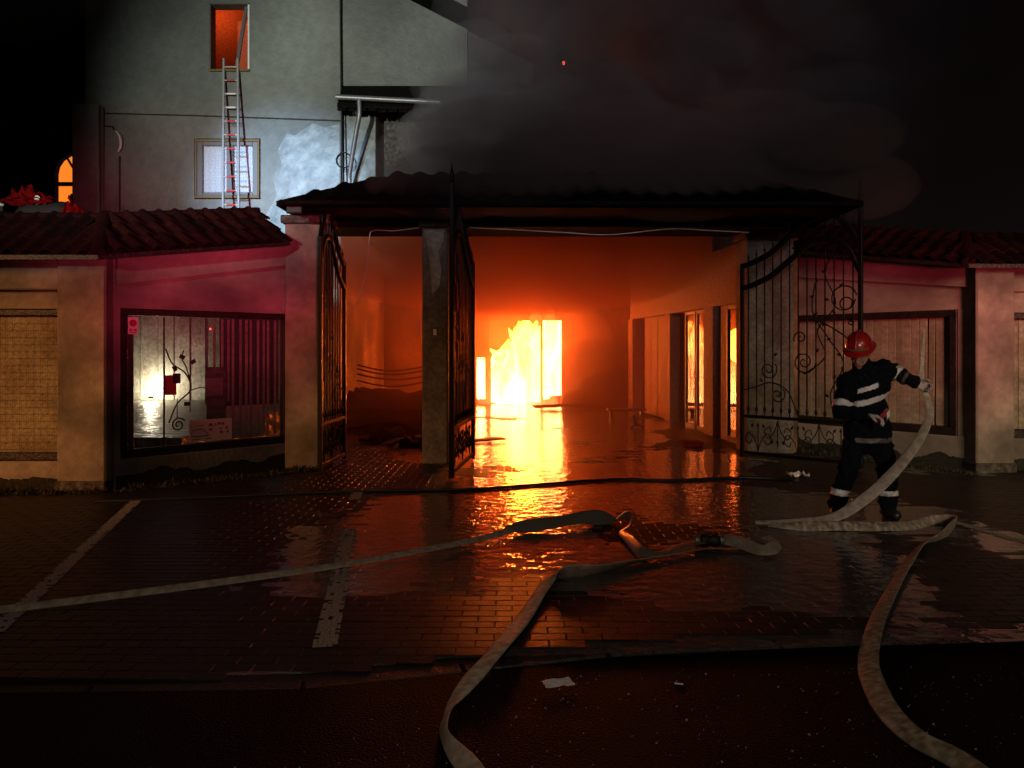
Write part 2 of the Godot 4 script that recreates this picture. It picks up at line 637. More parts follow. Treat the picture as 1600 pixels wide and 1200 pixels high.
func ground_h(hn: FastNoiseLite, x: float, z: float) -> float:
	return hn.get_noise_2d(x, z) * 0.010 - 0.0036 + 0.009 * smoothstep(-0.7, -2.2, x) + 0.006 * smoothstep(2.4, 3.8, x) + 0.007 * smoothstep(-5.3, -4.3, z)

func make_ground() -> void:
	var g := MB.new()
	g.face([Vector3(-150, -0.07, 60), Vector3(150, -0.07, 60), Vector3(150, -0.07, -200), Vector3(-150, -0.07, -200)], Vector3.UP)
	structure("ground", g, M.bed)
	var r := MB.new()
	r.face([Vector3(-40, -0.02, 30), Vector3(40, -0.02, 30), Vector3(40, -0.02, -5.4), Vector3(2.4, -0.02, -4.36), Vector3(0.5, -0.02, -4.13), Vector3(-1.0, 0.0, -3.7), Vector3(-40, 0.0, -2.6)], Vector3.UP)
	structure("road", r, M.asphalt)
	# kerb stones along the edge of the road
	var kerb := Node3D.new()
	kerb.name = "kerb"
	add_child(kerb)
	kerb.set_meta("kind", "structure")
	var line := [Vector3(-9, 0, -3.3), Vector3(-1.0, 0, -3.76), Vector3(0.5, 0, -4.19), Vector3(2.4, 0, -4.42), Vector3(9, 0, -4.65)]
	var stone := bx(Vector3.ZERO, Vector3(0.985, 0.14, 0.11), 0.012).mesh()
	for k in line.size() - 1:
		var a: Vector3 = line[k]
		var b: Vector3 = line[k + 1]
		var cnt := maxi(1, roundi(a.distance_to(b)))
		for i in cnt:
			var p := a.lerp(b, (i + 0.5) / cnt) + Vector3(0, -0.075 + rng.randf_range(-0.003, 0.003), 0)
			var bs := along(b - a).rotated(Vector3.UP, rng.randf_range(-0.01, 0.01))
			obj("kerb_stone", stone, M.kerb, kerb, Transform3D(bs * Basis.from_scale(Vector3(a.distance_to(b) / cnt, 1, 1)), p))
	var edge_bed := MB.new()
	for k in line.size() - 1:
		edge_bed.face([line[k] + Vector3(0, -0.007, -0.04), line[k + 1] + Vector3(0, -0.007, -0.04), line[k + 1] + Vector3(0, -0.007, -0.4), line[k] + Vector3(0, -0.007, -0.4)], Vector3.UP)
	structure("mortar_bed", edge_bed, M.paver_0, kerb)
	# interlocking pavers; the ground is not quite level, so water stands in the hollows
	var hn := height_noise()
	var pave := Node3D.new()
	pave.name = "pavement"
	add_child(pave)
	pave.set_meta("kind", "structure")
	var block := bx(Vector3(0, -0.03, 0), Vector3(0.198, 0.06, 0.098), 0.004).mesh()
	var xs: Array[Transform3D] = []
	var row := 0
	var z := -3.35
	while z > -22.6:
		var x := -10.0 + (0.1 if row % 2 else 0.0)
		while x < 9.5:
			var edge := -3.3 + (0.0 if x < -9.0 else 0.0)
			for k in line.size() - 1:
				if x >= line[k].x and x < line[k + 1].x:
					edge = lerpf(line[k].z, line[k + 1].z, (x - line[k].x) / (line[k + 1].x - line[k].x))
			var seen := absf(x) < -z * 0.68 + 0.3 and z < edge - 0.11
			if z < -10.5 and (x < -3.9 or x > 5.5):
				seen = false
			if z < -13.5 and x > 4.0:
				seen = false
			if seen:
				var h := ground_h(hn, x, z) + rng.randf_range(-0.0012, 0.0012)
				var dx := (ground_h(hn, x + 0.1, z) - ground_h(hn, x - 0.1, z)) / 0.2
				var dz := (ground_h(hn, x, z + 0.05) - ground_h(hn, x, z - 0.05)) / 0.1
				var b := Basis(Vector3.BACK, dx + rng.randf_range(-0.006, 0.006)) * Basis(Vector3.RIGHT, -dz + rng.randf_range(-0.008, 0.008)) * Basis(Vector3.UP, rng.randf_range(-0.015, 0.015))
				xs.append(Transform3D(b, Vector3(x, h, z)))
			x += 0.2
		z -= 0.1
		row += 1
	# the 300 that show largest round the firelit patch stand alone, the rest as one
	var order := range(xs.size())
	order.sort_custom(func(a, b): return xs[a].origin.distance_to(Vector3(0.1, 0, -6.2)) < xs[b].origin.distance_to(Vector3(0.1, 0, -6.2)))
	var mm := MultiMesh.new()
	mm.transform_format = MultiMesh.TRANSFORM_3D
	mm.use_colors = true
	mm.mesh = block
	mm.instance_count = xs.size() - 300
	for i in order.size():
		if i < 300:
			obj("paver", block, M["paver_%d" % (rng.randi() % 4)], pave, xs[order[i]])
		else:
			mm.set_instance_transform(i - 300, xs[order[i]])
			var t := rng.randf_range(0.6, 1.35)
			mm.set_instance_color(i - 300, Color(0.018 * t, 0.0145 * t, 0.012 * t))
	var mi := MultiMeshInstance3D.new()
	mi.name = "pavers"
	mi.multimesh = mm
	mi.material_override = M.paver
	pave.add_child(mi)
	mi.set_meta("kind", "stuff")
	var w := MB.new()
	w.face([Vector3(-9, 0, -3.42), Vector3(-1.0, 0, -3.88), Vector3(0.5, 0, -4.31), Vector3(2.4, 0, -4.54), Vector3(9, 0, -4.77), Vector3(9, 0, -23), Vector3(-9, 0, -23)], Vector3.UP)
	structure("water", w, M.water)
	# painted bay lines
	for l in [[Vector3(-2.9, 0, -4.4), Vector3(-3.95, 0, -8.3), 0.11], [Vector3(-1.0, 0, -4.2), Vector3(-1.42, 0, -6.9), 0.13], [Vector3(-1.66, 0, -8.3), Vector3(-1.72, 0, -8.75), 0.12], [Vector3(4.3, 0, -6.2), Vector3(4.0, 0, -7.6), 0.11]]:
		var d: Vector3 = l[1] - l[0]
		var steps := int(d.length() / 0.03)
		var m := MB.new()
		var sd: Vector3 = d.normalized().cross(Vector3.UP) * l[2] * 0.5
		for i in steps:
			for j in 5:
				var wear := hn.get_noise_3d(i * 0.35, j * 1.3, l[0].x * 9.0)
				if wear > 0.45 or rng.randf() < 0.03 or ((j == 0 or j == 4) and rng.randf() < 0.18):
					continue
				var a: Vector3 = l[0] + d * (float(i) / steps) + Vector3(0, 0.005, 0) + sd * (j * 0.4 - 1.0 + rng.randf_range(-0.04, 0.04))
				a.y = maxf(ground_h(hn, a.x, a.z), 0.0) + 0.005
				var b: Vector3 = a + d * (1.0 / steps)
				m.face([a, a + sd * 0.4, b + sd * 0.4, b], Vector3.UP)
		structure("bay_line", m, M.road_paint)
	# grit that catches the light on the wet road
	var gm := MultiMesh.new()
	gm.transform_format = MultiMesh.TRANSFORM_3D
	gm.mesh = bx(Vector3.ZERO, Vector3(1, 0.6, 0.8), 0.2).mesh()
	gm.instance_count = 900
	for i in 900:
		var s := rng.randf_range(0.003, 0.010) * (0.7 if i % 5 else 1.2)
		gm.set_instance_transform(i, Transform3D(Basis.from_euler(Vector3(rng.randf(), rng.randf() * 6.0, rng.randf())) * Basis.from_scale(Vector3.ONE * s), Vector3(rng.randf_range(-2.2, 2.6), -0.017, rng.randf_range(-4.0, -2.4))))
	var gi := MultiMeshInstance3D.new()
	gi.name = "grit"
	gi.multimesh = gm
	gi.material_override = mat("grit", Color(0.30, 0.27, 0.24), 0.5)
	add_child(gi)
	tag(gi, "pale grit scattered over the dark wet road", "grit", "", "stuff")

# ---------------------------------------------------------------- boundary walls
func tile_mesh(w: float, l: float) -> ArrayMesh:
	var rings := []
	for i in 3:
		var ring := PackedVector3Array()
		for j in 9:
			var t := j / 8.0
			ring.append(Vector3(t * w, 0.045 * sin(PI * minf(t * 1.45, 1.0)) + 0.012, (i / 2.0 - 0.5) * (l + 0.04)) + Vector3(0, 0.02 * (1.0 - i / 2.0), 0))
		rings.append(ring)
	var m := MB.new().skin(rings, false)
	var front: PackedVector3Array = rings[0]
	var pts := []
	for j in 9:
		pts.append(front[j])
	for j in range(8, -1, -1):
		pts.append(front[j] - Vector3(0, 0.022, 0))
	for j in 8:
		m.face([front[j], front[j + 1], front[j + 1] - Vector3(0, 0.022, 0), front[j] - Vector3(0, 0.022, 0)], Vector3(0, 0, -1))
	return m.mesh()

# tiles over a slope that starts at the eave a-b and climbs by «up»
func tiled(parent: Node3D, a: Vector3, b: Vector3, up: Vector3, m: Material, w := 0.2, l := 0.33, skip = null) -> void:
	var u := (b - a).normalized()
	var s := (up - u * up.dot(u)).normalized()
	var nn := u.cross(s)
	if nn.y < 0.0:
		nn = -nn
	var base := Basis(u, nn, s)
	var cols := int(a.distance_to(b) / w)
	var rows := maxi(1, roundi(up.length() / l))
	var tm := tile_mesh(a.distance_to(b) / cols, up.length() / rows)
	for i in cols:
		for j in rows:
			var p := a + u * (i * a.distance_to(b) / cols) + up * ((j + 0.5) / rows) + nn * 0.01
			if skip and skip.call(p):
				continue
			obj("tile", tm, m if m != M.roof_tile else M["roof_tile%s" % ["", "_dark", "_worn"][rng.randi() % 3]], parent, Transform3D(base.rotated(nn, rng.randf_range(-0.03, 0.03)).rotated(u, rng.randf_range(-0.03, 0.03)), p + nn * rng.randf_range(0.0, 0.014)))

func deck(pts: Array, thick: float) -> MB:
	var m := MB.new()
	var low := []
	for p in pts:
		low.append(p - Vector3(0, thick, 0))
	m.face(pts, Vector3.UP)
	m.face(low, Vector3.DOWN)
	var mid := Vector3.ZERO
	for p in pts:
		mid += p / pts.size()
	for i in pts.size():
		var j := (i + 1) % pts.size()
		m.face([pts[i], pts[j], low[j], low[i]], (pts[i] + pts[j]) * 0.5 - mid)
	return m

func frame(parent: Node3D, x0: float, x1: float, y0: float, y1: float, t: float, z: float, deep: float, m: Material) -> void:
	obj("frame", bb(Vector3(x0, y1 - t, z), Vector3(x1, y1, z + deep), 0.006), m, parent)
	obj("frame", bb(Vector3(x0, y0, z), Vector3(x1, y0 + t * 1.2, z + deep), 0.006), m, parent)
	obj("frame", bb(Vector3(x0, y0 + t * 1.2, z + 0.002), Vector3(x0 + t, y1 - t, z + deep - 0.002), 0.006), m, parent)
	obj("frame", bb(Vector3(x1 - t, y0 + t * 1.2, z + 0.002), Vector3(x1, y1 - t, z + deep - 0.002), 0.006), m, parent)

func make_walls() -> void:
	# left: straight wall, pillar, splayed wall to the gate
	var lp := thing("pillar", "thick ochre-lit plaster pillar beside the left window, stained at its foot", "pillar", Vector3(-4.83, 0, -9.0))
	obj("shaft", bx(Vector3(0, 1.36, 0), Vector3(0.55, 2.72, 0.36), 0.02), M.plaster, lp)
	obj("plinth", bx(Vector3(0, 0.02, 0.01), Vector3(0.58, 0.2, 0.4), 0.02), M.old_concrete, lp)
	var lw := thing("boundary_wall", "straight plastered wall left of the ochre pillar with a meshed straw-yellow panel", "wall", Vector3(-5.11, 0, -9.0))
	obj("low_wall", bb(Vector3(-4, 0, -0.12), Vector3(0, 0.32, 0.06), 0.012), M.plaster, lw)
	obj("band", bb(Vector3(-4, 2.27, -0.14), Vector3(0, 2.66, 0.1), 0.015), M.plaster, lw)
	obj("upper_wall", bb(Vector3(-4, 2.06, -0.13), Vector3(0, 2.27, 0.0), 0.0), M.plaster, lw)
	frame(lw, -4.0, -0.005, 0.33, 2.05, 0.07, -0.08, 0.1, M.dark_wood)
	obj("panel", bb(Vector3(-3.93, 0.414, -0.06), Vector3(-0.076, 1.979, -0.045)), M.straw_panel, lw)
	var wire := MB.new()
	for i in 48:
		wire.bar(Vector3(-3.9 + i * 0.08, 0.416, -0.03), Vector3(-3.9 + i * 0.08, 1.977, -0.03), 0.0013, 4)
	for i in 19:
		wire.bar(Vector3(-3.92, 0.45 + i * 0.08, -0.026), Vector3(-0.08, 0.45 + i * 0.08, -0.026), 0.0013, 4)
	var wm := obj("welded_mesh", wire, M.old_concrete, lw)
	wm.set_meta("kind", "stuff")
	var S := Vector3(-4.55, 0, -8.98)
	var E := Vector3(-2.98, 0, -10.66)
	var B := along(E - S)
	var L := S.distance_to(E)
	var sw := thing("splay_wall", "pink-lit plastered wall slanting in to the left gate post, with a glazed opening", "wall", S, B)
	obj("low_wall", bb(Vector3(0, 0, -0.14), Vector3(L, 0.34, 0.03), 0.012), M.plaster, sw)
	obj("upper_wall", bb(Vector3(0, 2.07, -0.13), Vector3(L, 2.75, 0.0)), M.plaster, sw)
	moss(sw, 0.02, L - 0.02, 0.031, 0.3, 3)
	moss(lw, -3.9, -0.02, 0.061, 0.22, 5)
	var band := MB.new()
	var a0 := Vector3(0.02, 2.33, 0)
	var a1 := Vector3(L, 2.74, 0)
	for q in [[0.0, 0.07, 0.0, 0.44]]:
		var p := [a0 + Vector3(0, 0, 0.002), a1 + Vector3(0, 0, 0.002), a1 + Vector3(0, 0.4, 0.002), a0 + Vector3(0, 0.36, 0.002)]
		var f := []
		for k in p:
			f.append(k + Vector3(0, 0, 0.075))
		band.face(f, Vector3.BACK)
		for k in 4:
			band.face([p[k], p[(k + 1) % 4], f[(k + 1) % 4], f[k]], (p[k] + p[(k + 1) % 4]) * 0.5 - (p[0] + p[2]) * 0.5)
	obj("band", band, M.plaster, sw)
	obj("jamb", bb(Vector3(0.0, 0.34, -0.13), Vector3(0.075, 2.07, 0.012)), M.plaster, sw)
	obj("jamb", bb(Vector3(L - 0.06, 0.34, -0.13), Vector3(L, 2.07, 0.012)), M.plaster, sw)
	var win := thing("shop_window", "dark framed window with slats behind its glass, left of the small gate", "window", S, B)
	frame(win, 0.078, L - 0.063, 0.345, 2.065, 0.075, -0.08, 0.11, M.dark_wood)
	obj("pane", bb(Vector3(0.154, 0.436, -0.042), Vector3(L - 0.139, 1.989, -0.036)), M.glass, win)
	for i in 11:
		var x := L - 0.19 - i * 0.083 - (0.02 if i % 3 == 1 else 0.0)
		obj("slat", bx(Vector3(x, 1.22 if i < 8 else 1.45, -0.11), Vector3(0.032, 1.52 if i < 8 else 1.05, 0.014), 0.003), M.board_2 if i % 2 else M.board_1, win)
	obj("backing_board", bb(Vector3(L - 0.95, 0.44, -0.15), Vector3(L - 0.34, 0.86, -0.135)), M.white_wall, win)
	obj("dark_interior_sheet", bb(Vector3(L - 0.95, 0.862, -0.16), Vector3(L - 0.12, 1.99, -0.145)), M.black, win)  # black sheet stands in for the unlit interior behind the slats
	obj("curtain_strip", bb(Vector3(0.156, 0.44, -0.12), Vector3(0.27, 1.98, -0.1), 0.01), M.dark_wood, win)
	# wrought vine on the grille behind the pane
	var vine := MB.new()
	vine.bar(Vector3(0.62, 0.44, -0.1), Vector3(0.62, 1.98, -0.1), 0.012)
	vine.tube(curve([Vector3(0.64, 1.6, -0.1), Vector3(0.72, 1.42, -0.1), Vector3(0.88, 1.3, -0.1), Vector3(0.95, 1.1, -0.1), Vector3(0.78, 0.93, -0.1), Vector3(0.68, 0.7, -0.1)]), 0.009)
	vine.tube(curve([Vector3(0.95, 1.15, -0.1), Vector3(0.9, 1.35, -0.1), Vector3(0.84, 1.48, -0.1), Vector3(0.86, 1.58, -0.1)]), 0.008)
	vine.tube(curve([Vector3(0.93, 1.08, -0.1), Vector3(1.08, 1.12, -0.1), Vector3(1.14, 1.1, -0.1)]), 0.007)
	vine.bar(Vector3(0.94, 0.82, -0.1), Vector3(0.94, 1.98, -0.1), 0.006)
	vine.bar(Vector3(1.14, 0.9, -0.1), Vector3(1.14, 1.98, -0.1), 0.006)
	vine.bar(Vector3(0.78, 0.75, -0.1), Vector3(0.78, 1.0, -0.1), 0.006)
	vine.tube(spiral(Vector2(0.75, 0.68), 0.09, 0.02, 0.5, 1.6), 0.008)
	var vn := obj("vine", vine, M.iron, win)
	for p in [Vector3(0.84, 1.5, -0.1), Vector3(0.98, 1.44, -0.1), Vector3(0.75, 1.36, -0.1), Vector3(0.9, 0.92, -0.1)]:
		obj("leaf", bx(p, Vector3(0.07, 0.05, 0.012), 0.005, Basis(Vector3.BACK, p.x * 7.0)), M.iron, vn)
	obj("lock_box", bx(Vector3(0.7, 1.16, -0.1), Vector3(0.13, 0.24, 0.04), 0.006), M.rung_red, win)
	obj("lock_bolt", bx(Vector3(0.76, 1.24, -0.07), Vector3(0.09, 0.12, 0.03), 0.006), M.black, win)
	obj("lock_plate", bx(Vector3(1.25, 1.12, -0.095), Vector3(0.23, 0.22, 0.012), 0.004), M.concrete, win)
	obj("post_board", bx(Vector3(1.28, 0.92, -0.1), Vector3(0.26, 0.9, 0.01), 0.003), M.old_concrete, win)
	# notices on the pane
	var note := thing("paper_notice", "paper notice with a car outline and blotted writing, low on the window glass", "notice", S + B * Vector3(0.9, 0.45, -0.03), B)
	obj("sheet", bb(Vector3(0, 0, 0), Vector3(0.55, 0.27, 0.002)), M.paper, note)
	var ink := MB.new()
	ink.tube(curve([Vector3(0.02, 0.07, 0.004), Vector3(0.03, 0.12, 0.004), Vector3(0.08, 0.15, 0.004), Vector3(0.16, 0.15, 0.004), Vector3(0.2, 0.11, 0.004), Vector3(0.24, 0.08, 0.004)]), 0.004, 4)
	ink.bar(Vector3(0.02, 0.065, 0.004), Vector3(0.24, 0.07, 0.004), 0.006, 4)
	for q in [[0.27, 0.2, 0.05, 0.035], [0.335, 0.2, 0.02, 0.03], [0.38, 0.21, 0.04, 0.03], [0.43, 0.205, 0.03, 0.03], [0.27, 0.14, 0.04, 0.03], [0.4, 0.145, 0.022, 0.025], [0.48, 0.15, 0.03, 0.03], [0.41, 0.1, 0.035, 0.025], [0.49, 0.1, 0.025, 0.025], [0.14, 0.2, 0.09, 0.008], [0.08, 0.03, 0.12, 0.012], [0.24, 0.03, 0.08, 0.012]]:
		obj("writing", bx(Vector3(q[0], q[1], 0.003), Vector3(q[2], q[3], 0.002), 0.0005, Basis(Vector3.BACK, rng.randf_range(-0.08, 0.08))), M.ink, note)
	obj("car_outline", ink, M.ink, note)
	var sg := thing("small_sign", "small white sign with a round red emblem in the window's upper left corner", "sign", S + B * Vector3(0.17, 1.77, -0.025), B)
	obj("plate", bb(Vector3(0, 0, 0), Vector3(0.115, 0.2, 0.003)), M.white_paint, sg)
	obj("emblem", MB.new().lathe([[0.0, 0.0], [0.042, 0.0], [0.042, 0.003], [0.0, 0.003]], 20, Vector3(0.057, 0.13, 0.0035), Basis(Vector3.RIGHT, PI / 2)), M.sign_red, sg)
	obj("writing", bx(Vector3(0.033, 0.05, 0.0045), Vector3(0.032, 0.022, 0.002)), M.sign_red, sg)
	obj("writing", bx(Vector3(0.082, 0.05, 0.0045), Vector3(0.036, 0.022, 0.002)), M.sign_red, sg)
	obj("writing", bx(Vector3(0.057, 0.022, 0.0045), Vector3(0.08, 0.012, 0.002)), M.sign_red, sg)
	var rl := thing("red_reflection_dot", "tiny glowing red dot for a light reflected at the top of the window glass", "lamp", S + B * Vector3(1.2, 1.85, -0.1), B)  # glowing dot stands in for a red light reflected in the pane
	obj("red_dot", MB.new().lathe([[0.0, -0.014], [0.014, 0.0], [0.0, 0.014]], 10), glow("red_dot_glow", Color(1, 0.05, 0.03), 6.0), rl)
	# left tiled coping
	var lr := thing("wall_roof", "dark red tiled coping roof over the left boundary wall", "roof")
	var e0 := Vector3(-9.2, 2.62, -8.55)
	var e1 := Vector3(-4.5, 2.62, -8.55)
	var e2 := Vector3(-2.9, 3.0, -10.3)
	var up1 := Vector3(0, 0.55, -0.85)
	var up2 := Vector3(-0.62, 0.5, -0.58)
	var mt := Vector3(-4.87, 3.17, -9.4)
	obj("deck", deck([e0, e1, mt, e0 + up1], 0.05), M.dark_wood, lr)
	obj("deck", deck([e1, e2, e2 + up2, mt], 0.05), M.dark_wood, lr)
	tiled(lr, e0, e1, up1, M.roof_tile, 0.2, 0.33, func(p): return p.x > -4.62 + 0.435 * (p.z + 8.55))
	tiled(lr, e1 - (e2 - e1) * 0.1, e2, up2, M.roof_tile, 0.2, 0.33, func(p): return p.x < -4.58 + 0.435 * (p.z + 8.55))
	obj("hip", MB.new().sweep(PackedVector3Array([e1 + Vector3(0, 0.03, 0), mt + Vector3(0, 0.04, 0)]), MB.oval(0.08, 0.05, 10)), M.roof_tile, lr)
	obj("ridge", MB.new().sweep(PackedVector3Array([e0 + up1, mt, e2 + up2]), MB.oval(0.09, 0.055, 10)), M.roof_tile, lr)
	# right: pillar, splayed wall with boarded panel, straight wall
	var rp := thing("pillar", "plaster pillar at the right end of the boarded wall", "pillar", Vector3(6.27, 0, -10.45))
	obj("shaft", bx(Vector3(0, 1.36, 0), Vector3(0.5, 2.72, 0.5), 0.02), M.plaster, rp)
	obj("plinth", bx(Vector3(0, 0.02, 0.01), Vector3(0.53, 0.2, 0.54), 0.02), M.old_concrete, rp)
	S = Vector3(4.4, 0, -12.7)
	E = Vector3(6.1, 0, -10.42)
	B = along(E - S)
	L = S.distance_to(E)
	var rw := thing("splay_wall", "plastered wall slanting out from the right gate post behind the firefighter", "wall", S, B)
	obj("low_wall", bb(Vector3(-0.2, 0, -0.14), Vector3(L, 0.43, 0.03), 0.012), M.plaster, rw)
	obj("upper_wall", bb(Vector3(-0.2, 2.13, -0.13), Vector3(L, 2.75, 0.0)), M.plaster, rw)
	obj("jamb", bb(Vector3(-0.2, 0.43, -0.13), Vector3(0.14, 2.13, 0.01)), M.plaster, rw)
	obj("jamb", bb(Vector3(2.66, 0.43, -0.13), Vector3(L, 2.13, 0.01)), M.plaster, rw)
	band = MB.new()
	a0 = Vector3(-0.2, 2.79, 0)
	a1 = Vector3(L - 0.05, 2.42, 0)
	var p4 := [a0 + Vector3(0, 0, 0.002), a1 + Vector3(0, 0, 0.002), a1 + Vector3(0, 0.34, 0.002), a0 + Vector3(0, 0.4, 0.002)]
	var f4 := []
	for k in p4:
		f4.append(k + Vector3(0, 0, 0.06))
	band.face(f4, Vector3.BACK)
	for k in 4:
		band.face([p4[k], p4[(k + 1) % 4], f4[(k + 1) % 4], f4[k]], (p4[k] + p4[(k + 1) % 4]) * 0.5 - (p4[0] + p4[2]) * 0.5)
	obj("band", band, M.plaster, rw)
	moss(rw, -0.1, L - 0.05, 0.031, 0.3, 9)
	var bp := thing("boarded_panel", "cream vertical boards in a dark frame behind the firefighter", "panel", S, B)
	frame(bp, 0.145, 2.655, 0.435, 2.125, 0.09, -0.08, 0.12, M.dark_wood)
	var cnt := 21
	var bw := (2.655 - 0.145 - 0.18) / cnt
	for i in cnt:
		var x := 0.237 + (i + 0.5) * bw
		var top := 2.03
		obj("board", bx(Vector3(x, (0.545 + top) * 0.5, -0.05 + rng.randf_range(-0.003, 0.003)), Vector3(bw - (0.03 if i == 18 else 0.006), top - 0.545, 0.018), 0.003, Basis(Vector3.BACK, -0.012 if i == 18 else 0.0)), M["board_%d" % (rng.randi() % 3)], bp)
	obj("backing_sheet", bb(Vector3(0.2, 0.5, -0.078), Vector3(2.6, 2.08, -0.068)), M.black, bp)
	var rw2 := thing("boundary_wall", "straight plastered wall right of the right pillar with a boarded opening", "wall", Vector3(6.52, 0, -10.45))
	obj("low_wall", bb(Vector3(0, 0, -0.1), Vector3(3, 0.42, 0.08), 0.012), M.plaster, rw2)
	obj("upper_wall", bb(Vector3(0, 2.08, -0.1), Vector3(3, 2.35, 0.04)), M.plaster, rw2)
	obj("band", bb(Vector3(0, 2.35, -0.1), Vector3(3, 2.7, 0.1), 0.01), M.plaster, rw2)
	frame(rw2, 0.005, 3.0, 0.425, 2.075, 0.08, -0.06, 0.12, M.dark_wood)
	for i in 22:
		obj("board", bx(Vector3(0.15 + i * 0.13, 1.26, -0.03), Vector3(0.124, 1.46, 0.018), 0.003), M["board_%d" % (rng.randi() % 3)], rw2)
	moss(rw2, 0.02, 2.9, 0.081, 0.3, 11)
	var rr := thing("wall_roof", "dark red tiled coping roof over the right boundary wall", "roof")
	e0 = Vector3(4.1, 3.16, -12.3)
	e1 = Vector3(5.8, 2.68, -10.0)
	e2 = Vector3(9.6, 2.66, -10.0)
	up1 = Vector3(0.62, 0.42, -0.5)
	up2 = Vector3(0, 0.46, -0.8)
	mt = Vector3(6.2, 3.14, -10.8)
	obj("deck", deck([e0, e1, mt, e0 + up1], 0.05), M.dark_wood, rr)
	obj("deck", deck([e1, e2, e2 + up2, mt], 0.05), M.dark_wood, rr)
	tiled(rr, e1, e2, up2, M.roof_tile, 0.2, 0.33, func(p): return p.x < 5.72 - 0.5 * (p.z + 10.0))
	tiled(rr, e0, e1 + (e1 - e0) * 0.1, up1, M.roof_tile, 0.2, 0.33, func(p): return p.x > 5.68 - 0.5 * (p.z + 10.0))
	obj("hip", MB.new().sweep(PackedVector3Array([e1 + Vector3(0, 0.03, 0), mt + Vector3(0, 0.04, 0)]), MB.oval(0.08, 0.05, 10)), M.roof_tile, rr)
	obj("ridge", MB.new().sweep(PackedVector3Array([e0 + up1, mt, e2 + up2]), MB.oval(0.09, 0.055, 10)), M.roof_tile, rr)
	# gate posts
	for q in [["gate_post", "stained gate post at the end of the window wall", -3.03, -2.50, -10.5, 0.5, 3.27], ["gate_post", "dark weathered post between the small gate and the wide gateway", -1.245, -0.89, -10.9, 0.36, 3.28], ["gate_post", "smoke-darkened post behind the right gate leaf", 3.58, 4.3, -12.0, 0.6, 3.3]]:
		var gp := thing(q[0], q[1], "post", Vector3((q[2] + q[3]) * 0.5, 0, q[4] - q[5] * 0.5))
		var w: float = q[3] - q[2]
		obj("shaft", bx(Vector3(0, q[6] * 0.5, 0), Vector3(w, q[6], q[5]), 0.015), M.plaster if q[2] < -2.0 else M.concrete, gp)
		obj("cap", bx(Vector3(0.01, q[6] + 0.055, 0), Vector3(w + 0.11, 0.11, q[5] + 0.12), 0.015), M.old_concrete, gp)
		if q[2] > -2.0 and q[2] < 0.0:
			obj("switch_plate", bx(Vector3(-0.0, 1.83, q[5] * 0.5 + 0.006), Vector3(0.045, 0.085, 0.012), 0.003), M.white_paint, gp)
			obj("lit_patch", patch([[-0.15, 3.25], [0.13, 3.25], [0.12, 3.1], [0.05, 2.95], [0.09, 2.7], [0.06, 2.45], [-0.04, 2.35], [-0.06, 2.7], [-0.1, 3.0]], q[5] * 0.5 + 0.003, 0.003), M.white_wall, gp)  # pale patch imitates white light on the top of the post

# damp moss and dirt creeping up the foot of a wall
func moss(parent: Node, x0: float, x1: float, z: float, tall: float, seed_: int) -> void:
	var nz := FastNoiseLite.new()
	nz.seed = seed_
	nz.frequency = 1.1
	nz.fractal_octaves = 5
	var pts := []
	var steps := int((x1 - x0) / 0.02)
	for i in steps + 1:
		var x := lerpf(x0, x1, float(i) / steps)
		pts.append([x, 0.05 + tall * (0.32 + 0.5 * nz.get_noise_2d(x, 0.0)) + 0.018 * nz.get_noise_2d(x * 14.0, 4.0)])
	pts.append([x1, 0.0])
	pts.append([x0, 0.0])
	obj("moss_stain", patch(pts, z, 0.004), M.moss, parent)

# a thin flat patch with the given outline
func patch(outline: Array, z: float, t: float) -> MB:
	var poly := PackedVector2Array()
	for q in outline:
		poly.append(Vector2(q[0], q[1]))
	var m := MB.new()
	var ids := Geometry2D.triangulate_polygon(poly)
	for i in range(0, ids.size(), 3):
		var f := []
		for j in 3:
			f.append(Vector3(poly[ids[i + j]].x, poly[ids[i + j]].y, z + t))
		m.face(f, Vector3.BACK)
	for i in poly.size():
		var a := poly[i]
		var b := poly[(i + 1) % poly.size()]
		m.face([Vector3(a.x, a.y, z), Vector3(b.x, b.y, z), Vector3(b.x, b.y, z + t), Vector3(a.x, a.y, z + t)], Vector3((b - a).y, -(b - a).x, 0))
	return m

# ---------------------------------------------------------------- wrought gates
func height_at(pts: Array, t: float) -> float:
	for i in pts.size() - 1:
		if t <= pts[i + 1][0]:
			var a: Array = pts[maxi(i - 1, 0)]
			var b: Array = pts[mini(i + 2, pts.size() - 1)]
			return cubic_interpolate(pts[i][1], pts[i + 1][1], a[1], b[1], (t - pts[i][0]) / (pts[i + 1][0] - pts[i][0]))
	return pts[-1][1]

var spear: ArrayMesh
var leaf_shape: ArrayMesh

